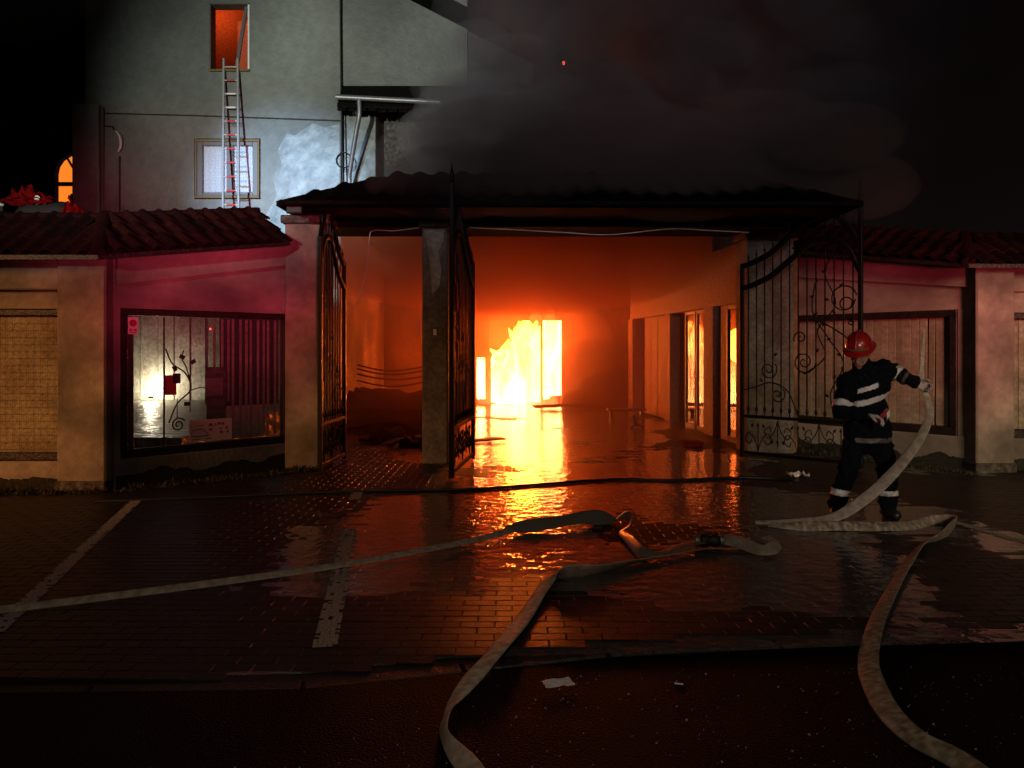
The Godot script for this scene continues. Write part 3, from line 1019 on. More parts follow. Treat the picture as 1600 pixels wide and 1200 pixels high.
func gate_leaf(label: String, at: Vector3, to: Vector3, tall: bool) -> void:
	var W := at.distance_to(to)
	var o := thing("gate_leaf", label, "gate", at, along(to - at), "open wrought iron gate leaves")
	var outer := [[0.0, 2.80], [0.25, 2.95], [0.45, 3.2], [0.64, 3.4], [0.8, 3.38], [0.92, 3.2], [1.0, 2.98]]
	var inner := [[0.0, 2.48], [0.25, 2.62], [0.45, 2.86], [0.62, 3.06], [0.8, 3.07], [0.92, 2.9], [1.0, 2.62]]
	obj("hinge_stile", bb(Vector3(0, 0.03, -0.025), Vector3(0.05, 2.84, 0.025), 0.005), M.iron, o)
	obj("closing_stile", bb(Vector3(W - 0.055, 0.03, -0.028), Vector3(W, 3.62 if tall else 3.05, 0.028), 0.005), M.iron, o)
	obj("bottom_rail", bb(Vector3(0.05, 0.07, -0.02), Vector3(W - 0.055, 0.12, 0.02), 0.005), M.iron, o)
	obj("middle_rail", bb(Vector3(0.05, 0.6, -0.02), Vector3(W - 0.055, 0.645, 0.02), 0.005), M.iron, o)
	if tall:
		obj("spear_finial", MB.new().lathe([[0.0, 3.62], [0.035, 3.63], [0.02, 3.67], [0.032, 3.71], [0.014, 3.78], [0.0, 3.9]], 8, Vector3(W - 0.027, 0, 0)), M.iron, o)
	for set_ in [["outer_arch", outer], ["inner_arch", inner]]:
		var pts := PackedVector3Array()
		for i in 25:
			var t := i / 24.0
			pts.append(Vector3(lerpf(0.03, W - 0.03, t), height_at(set_[1], t), 0))
		obj(set_[0], MB.new().sweep(pts, PackedVector2Array([Vector2(-0.024, -0.036), Vector2(0.024, -0.036), Vector2(0.024, 0.036), Vector2(-0.024, 0.036)]), Vector3.BACK), M.iron, o)
	var cnt := roundi(W / 0.12)
	for i in range(1, cnt):
		var x := W * i / cnt
		var t := float(i) / cnt
		var hi := height_at(inner, t)
		var b := bb(Vector3(x - 0.008, 0.645, -0.008), Vector3(x + 0.008, hi - 0.02, 0.008), 0.002)
		b.lathe([[0.008, 0.69], [0.022, 0.71], [0.024, 0.74], [0.009, 0.78]], 8, Vector3(x, 0, 0))
		obj("bar", b, M.iron, o)
		var sp := bb(Vector3(x - 0.007, hi + 0.026, -0.007), Vector3(x + 0.007, height_at(outer, t) + 0.06, 0.007))
		var sb := obj("spike", sp, M.iron, o)
		obj("tip", spear, M.iron, sb, Transform3D(Basis.IDENTITY, Vector3(x, height_at(outer, t) + 0.05, 0)))
	# scrolls and vines
	var k := W / 1.76
	var sc := [
		spiral(Vector2(W - 0.24, 2.27), 0.17, 0.15, 0.2, 0.95),
		spiral(Vector2(W - 0.21, 2.2), 0.085, 0.075, 0.2, 1.0),
		spiral(Vector2(W - 0.15, 1.95), 0.01, 0.05, 0.0, 1.4),
		spiral(Vector2(W * 0.55, 1.42), 0.015, 0.17, 0.6, 1.9),
		spiral(Vector2(W * 0.52, 1.75), 0.01, 0.1, 1.2, 1.4),
		spiral(Vector2(W * 0.25, 1.3), 0.015, 0.14, 2.6, 1.7),
		spiral(Vector2(W * 0.33, 0.95), 0.01, 0.12, 3.9, 1.5),
		curve([Vector3(W * 0.55, 1.25, 0), Vector3(W * 0.72, 1.5, 0), Vector3(W * 0.66, 1.85, 0), Vector3(W * 0.8, 2.2, 0), Vector3(W * 0.72, 2.6, 0), Vector3(W * 0.78, 2.9, 0)]),
		curve([Vector3(W * 0.8, 0.66, 0), Vector3(W * 0.76, 1.0, 0), Vector3(W * 0.86, 1.4, 0), Vector3(W * 0.74, 1.75, 0), Vector3(W * 0.62, 2.1, 0), Vector3(W * 0.64, 2.5, 0)]),
		curve([Vector3(W - 0.06, 1.6, 0), Vector3(W * 0.86, 1.78, 0), Vector3(W * 0.7, 1.95, 0), Vector3(W * 0.6, 2.0, 0)]),
		curve([Vector3(0.05, 1.0, 0), Vector3(W * 0.15, 1.06, 0), Vector3(W * 0.28, 1.12, 0), Vector3(W * 0.42, 1.0, 0), Vector3(W * 0.5, 0.66, 0)])]
	for pts in sc:
		var sh := PackedVector3Array()
		for p in pts:
			sh.append(Vector3(clampf(p.x, 0.055, W - 0.06), p.y, 0.014))
		obj("scroll", MB.new().tube(sh, 0.010, 5), M.iron, o)
	for q in [[0.78, 2.85, 0.5], [0.72, 2.62, 2.4], [0.83, 2.42, 0.9], [0.66, 2.5, 2.0], [0.6, 2.3, 0.4], [0.75, 2.25, 2.7], [0.63, 2.05, 0.7], [0.8, 2.06, 2.2], [0.7, 1.9, 1.2], [0.73, 1.72, 0.3], [0.84, 1.5, 2.5], [0.65, 1.55, 1.0], [0.78, 1.2, 0.8], [0.86, 1.3, 2.0], [0.75, 0.95, 2.5], [0.3, 1.5, 0.6], [0.2, 1.12, 2.0]]:
		obj("leaf", leaf_shape, M.iron, o, Transform3D(Basis(Vector3.BACK, q[2]), Vector3(W * q[0], q[1], 0.02)))
	for s in [[0.16, 1], [0.5, 1], [0.84, 1], [0.33, -1], [0.67, -1]]:
		var cx: float = W * s[0]
		var m := MB.new()
		var y0 := 0.13 if s[1] > 0 else 0.59
		var dy: float = s[1]
		for e in [-1.0, 1.0]:
			m.tube(curve([Vector3(cx, y0, 0.01), Vector3(cx + e * 0.05 * k, y0 + dy * 0.16, 0.01), Vector3(cx + e * 0.15 * k, y0 + dy * 0.26, 0.01), Vector3(cx + e * 0.2 * k, y0 + dy * 0.16, 0.01), Vector3(cx + e * 0.13 * k, y0 + dy * 0.1, 0.01), Vector3(cx + e * 0.1 * k, y0 + dy * 0.17, 0.01)], 5), 0.008, 5)
		m.bar(Vector3(cx, y0, 0.01), Vector3(cx, y0 + dy * 0.4, 0.01), 0.008, 5)
		var fl := obj("scroll", m, M.iron, o)
		for e in [-0.5, 0.0, 0.5]:
			obj("leaf", leaf_shape, M.iron, fl, Transform3D(Basis(Vector3.BACK, PI * 0.5 + e), Vector3(cx + e * 0.2, y0 + dy * 0.34, 0.016)))
	obj("lock_case", bx(Vector3(W - 0.09, 1.08, 0), Vector3(0.09, 0.2, 0.045), 0.006), M.iron, o)
	var hd := MB.new().bar(Vector3(W - 0.09, 1.12, 0.02), Vector3(W - 0.09, 1.12, 0.06), 0.009)
	hd.bar(Vector3(W - 0.09, 1.12, 0.06), Vector3(W - 0.2, 1.11, 0.06), 0.009)
	obj("handle", hd, M.steel, o)
	if tall:
		obj("drop_bolt", bb(Vector3(W - 0.1, 0.0, 0.03), Vector3(W - 0.08, 0.7, 0.05), 0.003), M.iron, o)

func make_gates() -> void:
	spear = MB.new().lathe([[0.0, 0.0], [0.02, 0.03], [0.008, 0.07], [0.0, 0.13]], 6).mesh()
	var lm := MB.new()
	lm.face([Vector3(-0.005, 0, 0), Vector3(0.03, 0.018, 0.006), Vector3(0.075, 0, 0), Vector3(0.03, -0.018, 0.006)], Vector3.BACK)
	lm.face([Vector3(-0.005, 0, 0), Vector3(0.03, 0.018, -0.006), Vector3(0.075, 0, 0), Vector3(0.03, -0.018, -0.006)], Vector3.FORWARD)
	lm.face([Vector3(0.03, 0.018, 0.006), Vector3(0.03, 0.018, -0.006), Vector3(0.075, 0, 0)], Vector3.UP)
	lm.face([Vector3(0.03, -0.018, 0.006), Vector3(0.03, -0.018, -0.006), Vector3(0.075, 0, 0)], Vector3.DOWN)
	leaf_shape = lm.mesh()
	gate_leaf("narrow iron gate leaf standing open against the left gate post", Vector3(-2.40, 0, -11.3), Vector3(-2.47, 0, -10.1), false)
	gate_leaf("iron gate leaf with tall spear beside the dark middle post", Vector3(-0.555, 0, -11.3), Vector3(-0.735, 0, -9.56), true)
	gate_leaf("iron gate leaf swung open behind the firefighter at the right", Vector3(3.34, 0, -11.5), Vector3(4.58, 0, -10.28), true)
	# canopy over the gateway
	var cn := thing("canopy", "low dark tiled canopy roof across the gateway posts", "roof")
	var a := Vector3(-2.95, 3.45, -9.85)
	var b := Vector3(4.4, 3.45, -9.85)
	var r0 := Vector3(-1.9, 4.05, -11.2)
	var r1 := Vector3(3.4, 4.05, -11.2)
	var bk := Vector3(-2.95, 3.45, -12.55)
	var bk1 := Vector3(4.4, 3.45, -12.55)
	obj("deck", deck([a, b, r1, r0], 0.06), M.charred, cn)
	obj("deck", deck([bk, bk1, r1, r0], 0.06), M.charred, cn)
	obj("hip", deck([a, r0, bk], 0.06), M.charred, cn)
	obj("hip", deck([b, r1, bk1], 0.06), M.charred, cn)
	obj("soffit", bb(Vector3(-2.85, 3.39, -12.45), Vector3(4.3, 3.385, -9.95)), M.charred, cn)
	obj("beam", bb(Vector3(-3.0, 3.39, -11.2), Vector3(4.25, 3.3, -11.0)), M.charred, cn)
	var slope := (r0 - a)
	tiled(cn, a, b, Vector3(0, 0.60, -1.35), M.old_tile, 0.3, 0.37, func(p): return p.x < a.x + 0.02 + (a.z - p.z) * 0.778 or p.x > b.x - 0.3 - (a.z - p.z) * 0.74)
	obj("gutter", MB.new().bar(Vector3(-2.9, 3.43, -9.83), Vector3(4.35, 3.41, -9.83), 0.035, 8), M.charred, cn)
	obj("bracket", bx(Vector3(-2.75, 3.36, -9.95), Vector3(0.2, 0.1, 0.06), 0.01), M.dark_wood, cn)
	var c1 := obj("cable", MB.new().tube(curve([Vector3(-2.34, 2.11, -11.3), Vector3(-2.2, 2.33, -11.3), Vector3(-2.09, 2.75, -11.3), Vector3(-2.05, 3.17, -11.3), Vector3(-1.98, 3.29, -11.25), Vector3(-1.68, 3.28, -11.2), Vector3(-1.3, 3.29, -10.99)]), 0.007, 5), M.cable_white)
	tag(c1, "thin pale cable hanging in a loop above the small gate", "cable")
	var c2 := obj("cable", MB.new().tube(curve([Vector3(-0.59, 3.29, -10.98), Vector3(0.0, 3.26, -10.97), Vector3(0.73, 3.22, -10.97), Vector3(1.37, 3.19, -10.97), Vector3(2.19, 3.27, -10.97), Vector3(2.73, 3.25, -10.97), Vector3(3.34, 3.24, -11.1)]), 0.007, 5), M.cable_white)
	tag(c2, "thin pale cable sagging along the beam over the wide gateway", "cable")

# ---------------------------------------------------------------- the house behind
func make_house() -> void:
	var Z := -17.0
	var h := thing("house", "grey rendered two storey house with a ladder at its attic window", "house", Vector3(0, 0, Z))
	# front wall built round two openings
	obj("wall", bb(Vector3(-9.22, 0.5, -0.3), Vector3(-6.86, 10.6, 0)), M.facade, h)
	obj("wall", bb(Vector3(-5.43, 0.5, -0.3), Vector3(-3.7, 10.6, 0)), M.facade, h)
	obj("wall", bb(Vector3(-6.86, 0.5, -0.3), Vector3(-5.43, 4.83, 0)), M.facade, h)
	obj("wall", bb(Vector3(-6.86, 6.14, -0.3), Vector3(-5.43, 7.58, 0)), M.facade, h)
	obj("wall", bb(Vector3(-6.86, 9.06, -0.3), Vector3(-5.43, 10.6, 0)), M.facade, h)
	obj("wall", bb(Vector3(-6.86, 7.58, -0.3), Vector3(-6.53, 9.06, -0.001)), M.facade, h)
	obj("wall", bb(Vector3(-5.66, 7.58, -0.3), Vector3(-5.43, 9.06, -0.001)), M.facade, h)
	obj("side_wall", bb(Vector3(-4.0, 0, -6), Vector3(-3.7, 10.6, -0.3)), M.yard_wall, h)
	obj("corner_pier", bb(Vector3(-9.43, 0.5, -0.3), Vector3(-8.86, 6.86, 0.14), 0.02), M.facade, h)
	obj("side_wall", bb(Vector3(-9.22, 0.5, -6), Vector3(-8.9, 10.6, -0.3)), M.facade, h)
	obj("ground_floor_panel", bb(Vector3(-9.2, 0.5, 0.0), Vector3(-3.75, 2.9, 0.04)), M.white_wall, h)
	for i in 16:
		obj("cover_strip", bx(Vector3(-9.0 + i * 0.34, 1.7, 0.05), Vector3(0.04, 2.4, 0.02), 0.004), M.white_wall, h)
	obj("string_course", MB.new().tube(PackedVector3Array([Vector3(-8.8, 6.68, 0.02), Vector3(-6.8, 6.63, 0.02), Vector3(-3.7, 6.52, 0.02)]), 0.014, 5), M.black, h)
	obj("film_sheet", patch([[-5.3, 3.4], [-3.72, 3.4], [-3.72, 6.45], [-4.05, 6.38], [-4.3, 6.47], [-4.7, 6.2], [-4.86, 6.26], [-5.05, 5.9], [-4.98, 5.6], [-5.16, 5.3], [-5.08, 4.9], [-5.3, 4.5]], 0.001, 0.008), M.film, h)
	# lower window
	var w := obj("window", bb(Vector3(-6.84, 6.07, -0.1), Vector3(-5.45, 6.12, 0.03), 0.008), M.ochre, h)
	obj("surround", bb(Vector3(-6.84, 4.85, -0.1), Vector3(-5.45, 4.9, 0.04), 0.008), M.ochre, w)
	obj("surround", bb(Vector3(-6.84, 4.9, -0.1), Vector3(-6.8, 6.07, 0.03), 0.008), M.ochre, w)
	obj("surround", bb(Vector3(-5.49, 4.9, -0.1), Vector3(-5.45, 6.07, 0.03), 0.008), M.ochre, w)
	for q in [[-6.8, -6.68, 4.9, 6.07], [-5.6, -5.49, 4.9, 6.07], [-6.16, -6.02, 4.98, 5.99]]:
		obj("frame", bb(Vector3(q[0], q[2], -0.08), Vector3(q[1], q[3], 0.012), 0.008), M.window_frame, w)
	obj("frame", bb(Vector3(-6.68, 4.9, -0.08), Vector3(-5.6, 4.98, 0.01), 0.008), M.window_frame, w)
	obj("frame", bb(Vector3(-6.68, 5.99, -0.08), Vector3(-5.6, 6.07, 0.01), 0.008), M.window_frame, w)
	obj("pane", bb(Vector3(-6.68, 4.98, -0.035), Vector3(-6.16, 5.99, -0.03)), M.glass, w)
	obj("pane", bb(Vector3(-6.02, 4.98, -0.035), Vector3(-5.6, 5.99, -0.03)), M.glass, w)
	for q in [[-6.69, -6.15], [-6.03, -5.59]]:
		var ring := []
		for j in 2:
			var r := PackedVector3Array()
			for i in 25:
				r.append(Vector3(lerpf(q[0], q[1], i / 24.0), 4.97 + j * 1.03, -0.075 + 0.012 * sin(i * 1.1)))
			ring.append(r)
		obj("sheen_curtain", MB.new().skin(ring, false), M.sheen_curtain, w)
	# attic window, open to a room coloured orange for its glow
	var u := obj("window", bb(Vector3(-6.53, 7.585, -0.28), Vector3(-5.66, 7.63, 0.05), 0.008), M.ochre, h)
	obj("surround", bb(Vector3(-6.53, 7.63, -0.28), Vector3(-6.5, 9.03, 0.02), 0.006), M.window_frame, u)
	obj("surround", bb(Vector3(-5.7, 7.63, -0.28), Vector3(-5.66, 9.03, 0.03), 0.006), M.white_paint, u)
	obj("surround", bb(Vector3(-6.53, 9.03, -0.28), Vector3(-5.66, 9.058, 0.03), 0.006), M.window_frame, u)
	obj("sash", bx(Vector3(-5.87, 8.4, -0.1), Vector3(0.075, 1.5, 0.05), 0.008, Basis(Vector3.BACK, -0.16)), M.window_frame, u)
	obj("room", bb(Vector3(-7.6, 6.9, -1.6), Vector3(-4.6, 9.9, -1.5)), M.orange_lit_room, h)
	obj("room", bb(Vector3(-7.6, 9.9, -1.6), Vector3(-4.6, 10.0, -0.31)), M.orange_lit_room, h)
	obj("room", bb(Vector3(-7.6, 6.8, -1.6), Vector3(-4.6, 6.9, -0.31)), M.orange_lit_room, h)
	obj("room", bb(Vector3(-7.7, 6.9, -1.6), Vector3(-7.6, 9.9, -0.31)), M.orange_lit_room, h)
	obj("room", bb(Vector3(-4.6, 6.9, -1.6), Vector3(-4.5, 9.9, -0.31)), M.orange_lit_room, h)
	lamp_omni("unseen_attic_light", Vector3(-6.9, 9.4, Z - 0.9), Color(1.0, 0.38, 0.1), 0.42, 0.08)  # unseen source inside the attic room, lights its walls
	# wing over the yard: upper wall, lean-to roof, storey coloured darker for the shade under it
	var x0 := -3.68
	obj("wall", bb(Vector3(x0, 7.3, -0.5), Vector3(-0.97, 10.6, -0.06)), M.facade, h)
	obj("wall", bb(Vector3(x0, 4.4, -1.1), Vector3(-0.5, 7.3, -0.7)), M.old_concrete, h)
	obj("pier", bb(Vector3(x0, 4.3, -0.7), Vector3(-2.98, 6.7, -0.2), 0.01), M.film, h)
	obj("opening_shade", bb(Vector3(-2.95, 4.95, -0.72), Vector3(-1.6, 5.7, -0.69)), M.black, h)  # black slab imitates the shade inside an opening
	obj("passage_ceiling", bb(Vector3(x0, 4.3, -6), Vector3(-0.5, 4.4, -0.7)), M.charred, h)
	var lt := deck([Vector3(x0, 6.72, 0.45), Vector3(-0.6, 6.62, 0.45), Vector3(-0.6, 7.32, -0.1), Vector3(x0, 7.34, -0.1)], 0.04)
	var lo := obj("lean_to_roof", lt, M.charred, h)
	for i in 14:
		obj("tile", bx(Vector3(x0 + 0.1 + i * 0.215, 6.69 - i * 0.005 - rng.randf() * 0.03, 0.38), Vector3(0.19, 0.05, 0.2), 0.015, Basis(Vector3.RIGHT, 0.7)), M.charred, lo)
	var gt := obj("gutter", MB.new().bar(Vector3(x0, 6.87, 0.53), Vector3(-1.5, 6.76, 0.53), 0.055, 10), M.steel, h)
	obj("downpipe", MB.new().tube(curve([Vector3(-3.2, 6.82, 0.52), Vector3(-3.2, 6.5, 0.5), Vector3(-3.28, 6.2, 0.4), Vector3(-3.47, 5.4, 0.15), Vector3(-3.49, 5.1, 0.1), Vector3(-3.49, 4.2, 0.1)], 5), 0.05, 10), M.steel, gt)
	obj("eave", deck([Vector3(-2.6, 9.62, 0.5), Vector3(1.1, 7.72, 0.5), Vector3(1.1, 7.72, -4), Vector3(-2.6, 9.62, -4)], 0.26), M.charred, h)
	obj("gable_wall", patch([[-0.968, 7.4], [0.45, 7.4], [0.45, 7.85], [-0.968, 8.6]], -0.2, 0.08), M.old_concrete, h)  # darker material imitates the shade under the eave
	obj("gable_board", deck([Vector3(-0.97, 7.4, -0.5), Vector3(0.6, 7.4, -0.5), Vector3(0.6, 7.4, -4), Vector3(-0.97, 7.4, -4)], 0.15), M.charred, h)
	var em := thing("ember", "small glowing ember at the tip of the burnt eave", "ember", Vector3(1.08, 7.58, Z + 0.53))
	obj("coal", bx(Vector3.ZERO, Vector3(0.05, 0.07, 0.04), 0.012), glow("coal_glow", Color(1.0, 0.12, 0.05), 4.0), em)
	var cb := obj("facade_cable", MB.new().tube(curve([Vector3(-3.69, 10.6, Z + 0.03), Vector3(-3.7, 8.8, Z + 0.03), Vector3(-3.68, 6.8, Z + 0.03), Vector3(-3.66, 5.6, Z + 0.03), Vector3(-3.6, 4.3, Z + 0.03)]), 0.018, 5), M.black)
	tag(cb, "black cable running down the corner of the grey house", "cable")
	var rg := obj("cable_coil", MB.new().tube(spiral(Vector2(-3.62, 5.66), 0.17, 0.16, 0.0, 2.0, 30), 0.012, 5), M.black, null, Transform3D(Basis.IDENTITY, Vector3(0, 0, Z + 0.05)))
	tag(rg, "coil of black cable hung at the corner of the grey house", "cable")
	var rag := thing("hanging_rag", "pale rag hanging from a hook at the left of the grey house", "rag", Vector3(-8.5, 5.75, Z + 0.06))
	obj("cloth", MB.new().sweep(curve([Vector3(-0.06, 0.55, 0), Vector3(0.02, 0.5, 0.02), Vector3(0.09, 0.38, 0.03), Vector3(0.09, 0.2, 0.02), Vector3(0.03, 0.08, 0.02)]), MB.oval(0.045, 0.02, 8), Vector3.ZERO, PackedFloat32Array(), spread([0.3, 0.9, 1.0, 0.8, 0.3], 25)), M.white_paint, rag)
	obj("hook", MB.new().tube(PackedVector3Array([Vector3(-0.4, 0.66, 0), Vector3(-0.1, 0.63, 0.02), Vector3(-0.05, 0.55, 0.02)]), 0.012, 5), M.black, rag)
	var wp := obj("wall_pipe", MB.new().bar(Vector3(-8.82, 3.5, Z + 0.06), Vector3(-8.82, 6.8, Z + 0.06), 0.035, 8), M.window_frame)
	tag(wp, "dark pipe down the left end of the grey house", "pipe")
	var wp2 := obj("wall_wire", MB.new().bar(Vector3(-8.46, 4.2, Z + 0.03), Vector3(-8.46, 5.75, Z + 0.03), 0.015, 5), M.black)
	tag(wp2, "short black wire hanging below the pale rag", "wire")
	# ladder
	var ld := thing("ladder", "aluminium ladder with red rungs leaning up to the attic window", "ladder", Vector3(-5.62, 0.5, Z + 1.25))
	var top := Vector3(-0.44, 7.35, -1.22)
	for s in [-1.0, 1.0]:
		obj("rail", MB.new().sweep(PackedVector3Array([Vector3(s * 0.18, 0, 0), top + Vector3(s * 0.15, 0, 0)]), PackedVector2Array([Vector2(-0.02, -0.03), Vector2(0.02, -0.03), Vector2(0.02, 0.03), Vector2(-0.02, 0.03)]), Vector3.RIGHT), M.aluminium, ld)
	for i in 24:
		var t := (i + 0.4) / 24.0
		var p := top * t
		var hw := lerpf(0.18, 0.15, t)
		var rr := obj("rung", MB.new().bar(p + Vector3(-hw, 0, 0), p + Vector3(hw, 0, 0), 0.017, 8), M.aluminium, ld)
		if i % 1 == 0 and i < 23:
			obj("grip", MB.new().bar(p + Vector3(-hw * 0.55, 0, 0.002), p + Vector3(hw * 0.6, 0, 0.002), 0.022, 8), M.rung_red if i != 20 and i != 21 else M.white_paint, rr)
	# added platform and lamp for the white glow and floor seen in the window glass
	var tr := bb(Vector3(-10.9, 0, -16.96), Vector3(-4.1, 0.5, -9.75), 0.01)
	structure("added_terrace", tr, M.added_terrace)
	var fl := thing("added_glow_lamp", "added white lamp behind the window glass for the glow seen in the pane", "lamp", Vector3(-7.62, 0.5, -16.62))
	obj("housing", bx(Vector3(0, 0.08, 0.0), Vector3(0.09, 0.05, 0.03), 0.006), M.black, fl)
	obj("lens", bx(Vector3(0, 0.125, 0.0), Vector3(0.1, 0.035, 0.1), 0.006), glow("lamp_lens", Color(1.0, 0.93, 0.7), 8.0), fl)
	lamp_omni("added_lamp_glow", Vector3(-7.62, 0.72, -16.6), Color(1.0, 0.88, 0.62), 1.5, 0.06)
	# darker neighbour with an arched, lit window
	var nb := thing("neighbour_house", "dark neighbouring house with a lit orange arched window", "house", Vector3(0, 0, -20))
	obj("wall", bb(Vector3(-16, 0, -0.3), Vector3(-11.62, 13, 0)), M.charred, nb)
	obj("wall", bb(Vector3(-11.62, 0, -0.3), Vector3(-10.6, 3.9, 0)), M.charred, nb)
	obj("wall", bb(Vector3(-11.62, 6.75, -0.3), Vector3(-10.6, 13, 0)), M.charred, nb)
	obj("wall", bb(Vector3(-10.6, 0, -0.3), Vector3(-8, 13, 0)), M.charred, nb)
	var arch := []
	for i in 9:
		var a := PI * i / 8.0
		arch.append([-11.11 - cos(a) * 0.51, 6.06 + sin(a) * 0.5])
	arch.append_array([[-10.6, 3.9], [-11.62, 3.9]])
	var aw := obj("window", patch(arch, -0.2, 0.02), glow("lit_window", Color(1.0, 0.24, 0.02), 1.0), nb)
	var sp := [[-11.62, 6.76], [-11.62, 6.06]]
	for i in 9:
		var a := PI * i / 8.0
		sp.append([-11.11 - cos(a) * 0.51, 6.06 + sin(a) * 0.5])
	sp.append([-10.6, 6.76])
	obj("spandrel", patch(sp, -0.1, 0.1), M.charred, nb)
	obj("transom", bb(Vector3(-11.62, 5.76, -0.16), Vector3(-10.6, 5.86, -0.1)), M.black, aw)
	obj("glazing_bar", bx(Vector3(-11.2, 6.2, -0.12), Vector3(0.05, 0.75, 0.04), 0.0, Basis(Vector3.BACK, 0.55)), M.black, aw)
	obj("shutter", bb(Vector3(-11.28, 3.9, -0.16), Vector3(-10.6, 5.56, -0.1)), M.black, aw)
	# torn red sheets behind the left coping
	var jag := FastNoiseLite.new()
	jag.seed = 6
	jag.frequency = 1.0
	for q in [["bright red crumpled sheet humped behind the left roof ridge", Vector3(-6.2, 3.48, -10.0), 0.72, 0.3, 0.0], ["crumpled red sheet standing below the lit arched window", Vector3(-5.6, 3.22, -9.95), 0.36, 0.42, 0.5], ["ragged red strip of sheet reaching to the grey house's corner", Vector3(-5.02, 3.16, -10.0), 0.82, 0.2, 0.25], ["small torn red scrap low at the left of the dark bundle", Vector3(-6.65, 3.3, -10.0), 0.3, 0.12, 0.1]]:
		var rows := []
		for i in 12:
			var t := i / 11.0
			var r := PackedVector3Array()
			for j in 26:
				var across := j / 25.0
				var edge: float = sin(PI * clampf(across * 0.94 + 0.03, 0, 1)) * (0.75 + 0.6 * jag.get_noise_2d(across * 7.0, q[2] * 9.0))
				var y: float = q[3] * edge * (t - 0.25) + q[4] * (across - 0.5) * q[2] * 0.5 + 0.05 * jag.get_noise_2d(across * 5.0, t * 3.0)
				r.append(Vector3((across - 0.5) * q[2] + 0.03 * jag.get_noise_2d(t * 4.0, across * 3.0), y, 0.16 * jag.get_noise_3d(across * 6.0, t * 4.0, q[2]) - 0.05 * t))
			rows.append(r)
		tag(obj("red_sheet", MB.new().skin(rows, false), M.red_cloth, null, Transform3D(Basis.IDENTITY, q[1])), q[0], "sheet", "torn red sheets behind the coping")
	var hp := thing("dark_bundle", "dark heaped bundle with two pale knobs behind the left roof ridge", "bundle", Vector3(-6.1, 2.9, -10.15))
	obj("heap", MB.new().nets([[Vector3(-0.5, 0.1, 0), Vector3(0.5, 0.15, 0), 0.28, 0.3], [Vector3(-0.1, 0.4, 0), Vector3(0.3, 0.4, 0), 0.18, 0.2]], 0.05, 0.1), M.black, hp)
	obj("knob", bx(Vector3(-0.45, 0.55, 0.05), Vector3(0.06, 0.06, 0.05), 0.02), M.white_paint, hp)
	obj("knob", bx(Vector3(0.05, 0.62, 0.12), Vector3(0.07, 0.07, 0.05), 0.025), M.white_paint, hp)
	obj("stem", MB.new().bar(Vector3(-0.45, 0.3, 0.03), Vector3(-0.45, 0.54, 0.05), 0.02), M.black, hp)
	obj("stem", MB.new().bar(Vector3(0.05, 0.4, 0.1), Vector3(0.05, 0.6, 0.12), 0.02), M.black, hp)

# ---------------------------------------------------------------- the burning yard
func flame(parent: Node, at: Vector3, r: float, height: float, called := "flame", m := "flame_core", lean := 0.0, flat := 0.55) -> void:
	var nz := FastNoiseLite.new()
	nz.seed = rng.randi() % 10000
	nz.frequency = 0.9
	var rings := []
	var sides := 14
	for i in 19:
		var t := i / 18.0
		var rad := r * (0.75 + 0.35 * sin(t * 2.6)) * pow(maxf(1.0 - t, 0.0), 0.62) + 0.004
		var cx := nz.get_noise_2d(t * 2.2, 0.0) * r * 1.3 * t + lean * t * t
		var cz := nz.get_noise_2d(t * 2.2, 9.0) * r * 0.5 * t
		var ring := PackedVector3Array()
		for j in sides:
			var a := TAU * j / sides
			var k := 1.0 + 0.35 * nz.get_noise_3d(cos(a) * 1.2, t * 3.2, sin(a) * 1.2)
			ring.append(Vector3(cx + cos(a) * rad * k, t * height, cz + sin(a) * rad * k * flat))
		rings.append(ring)
	obj(called, MB.new().skin(rings, true), M[m], parent, Transform3D(Basis.IDENTITY, at))

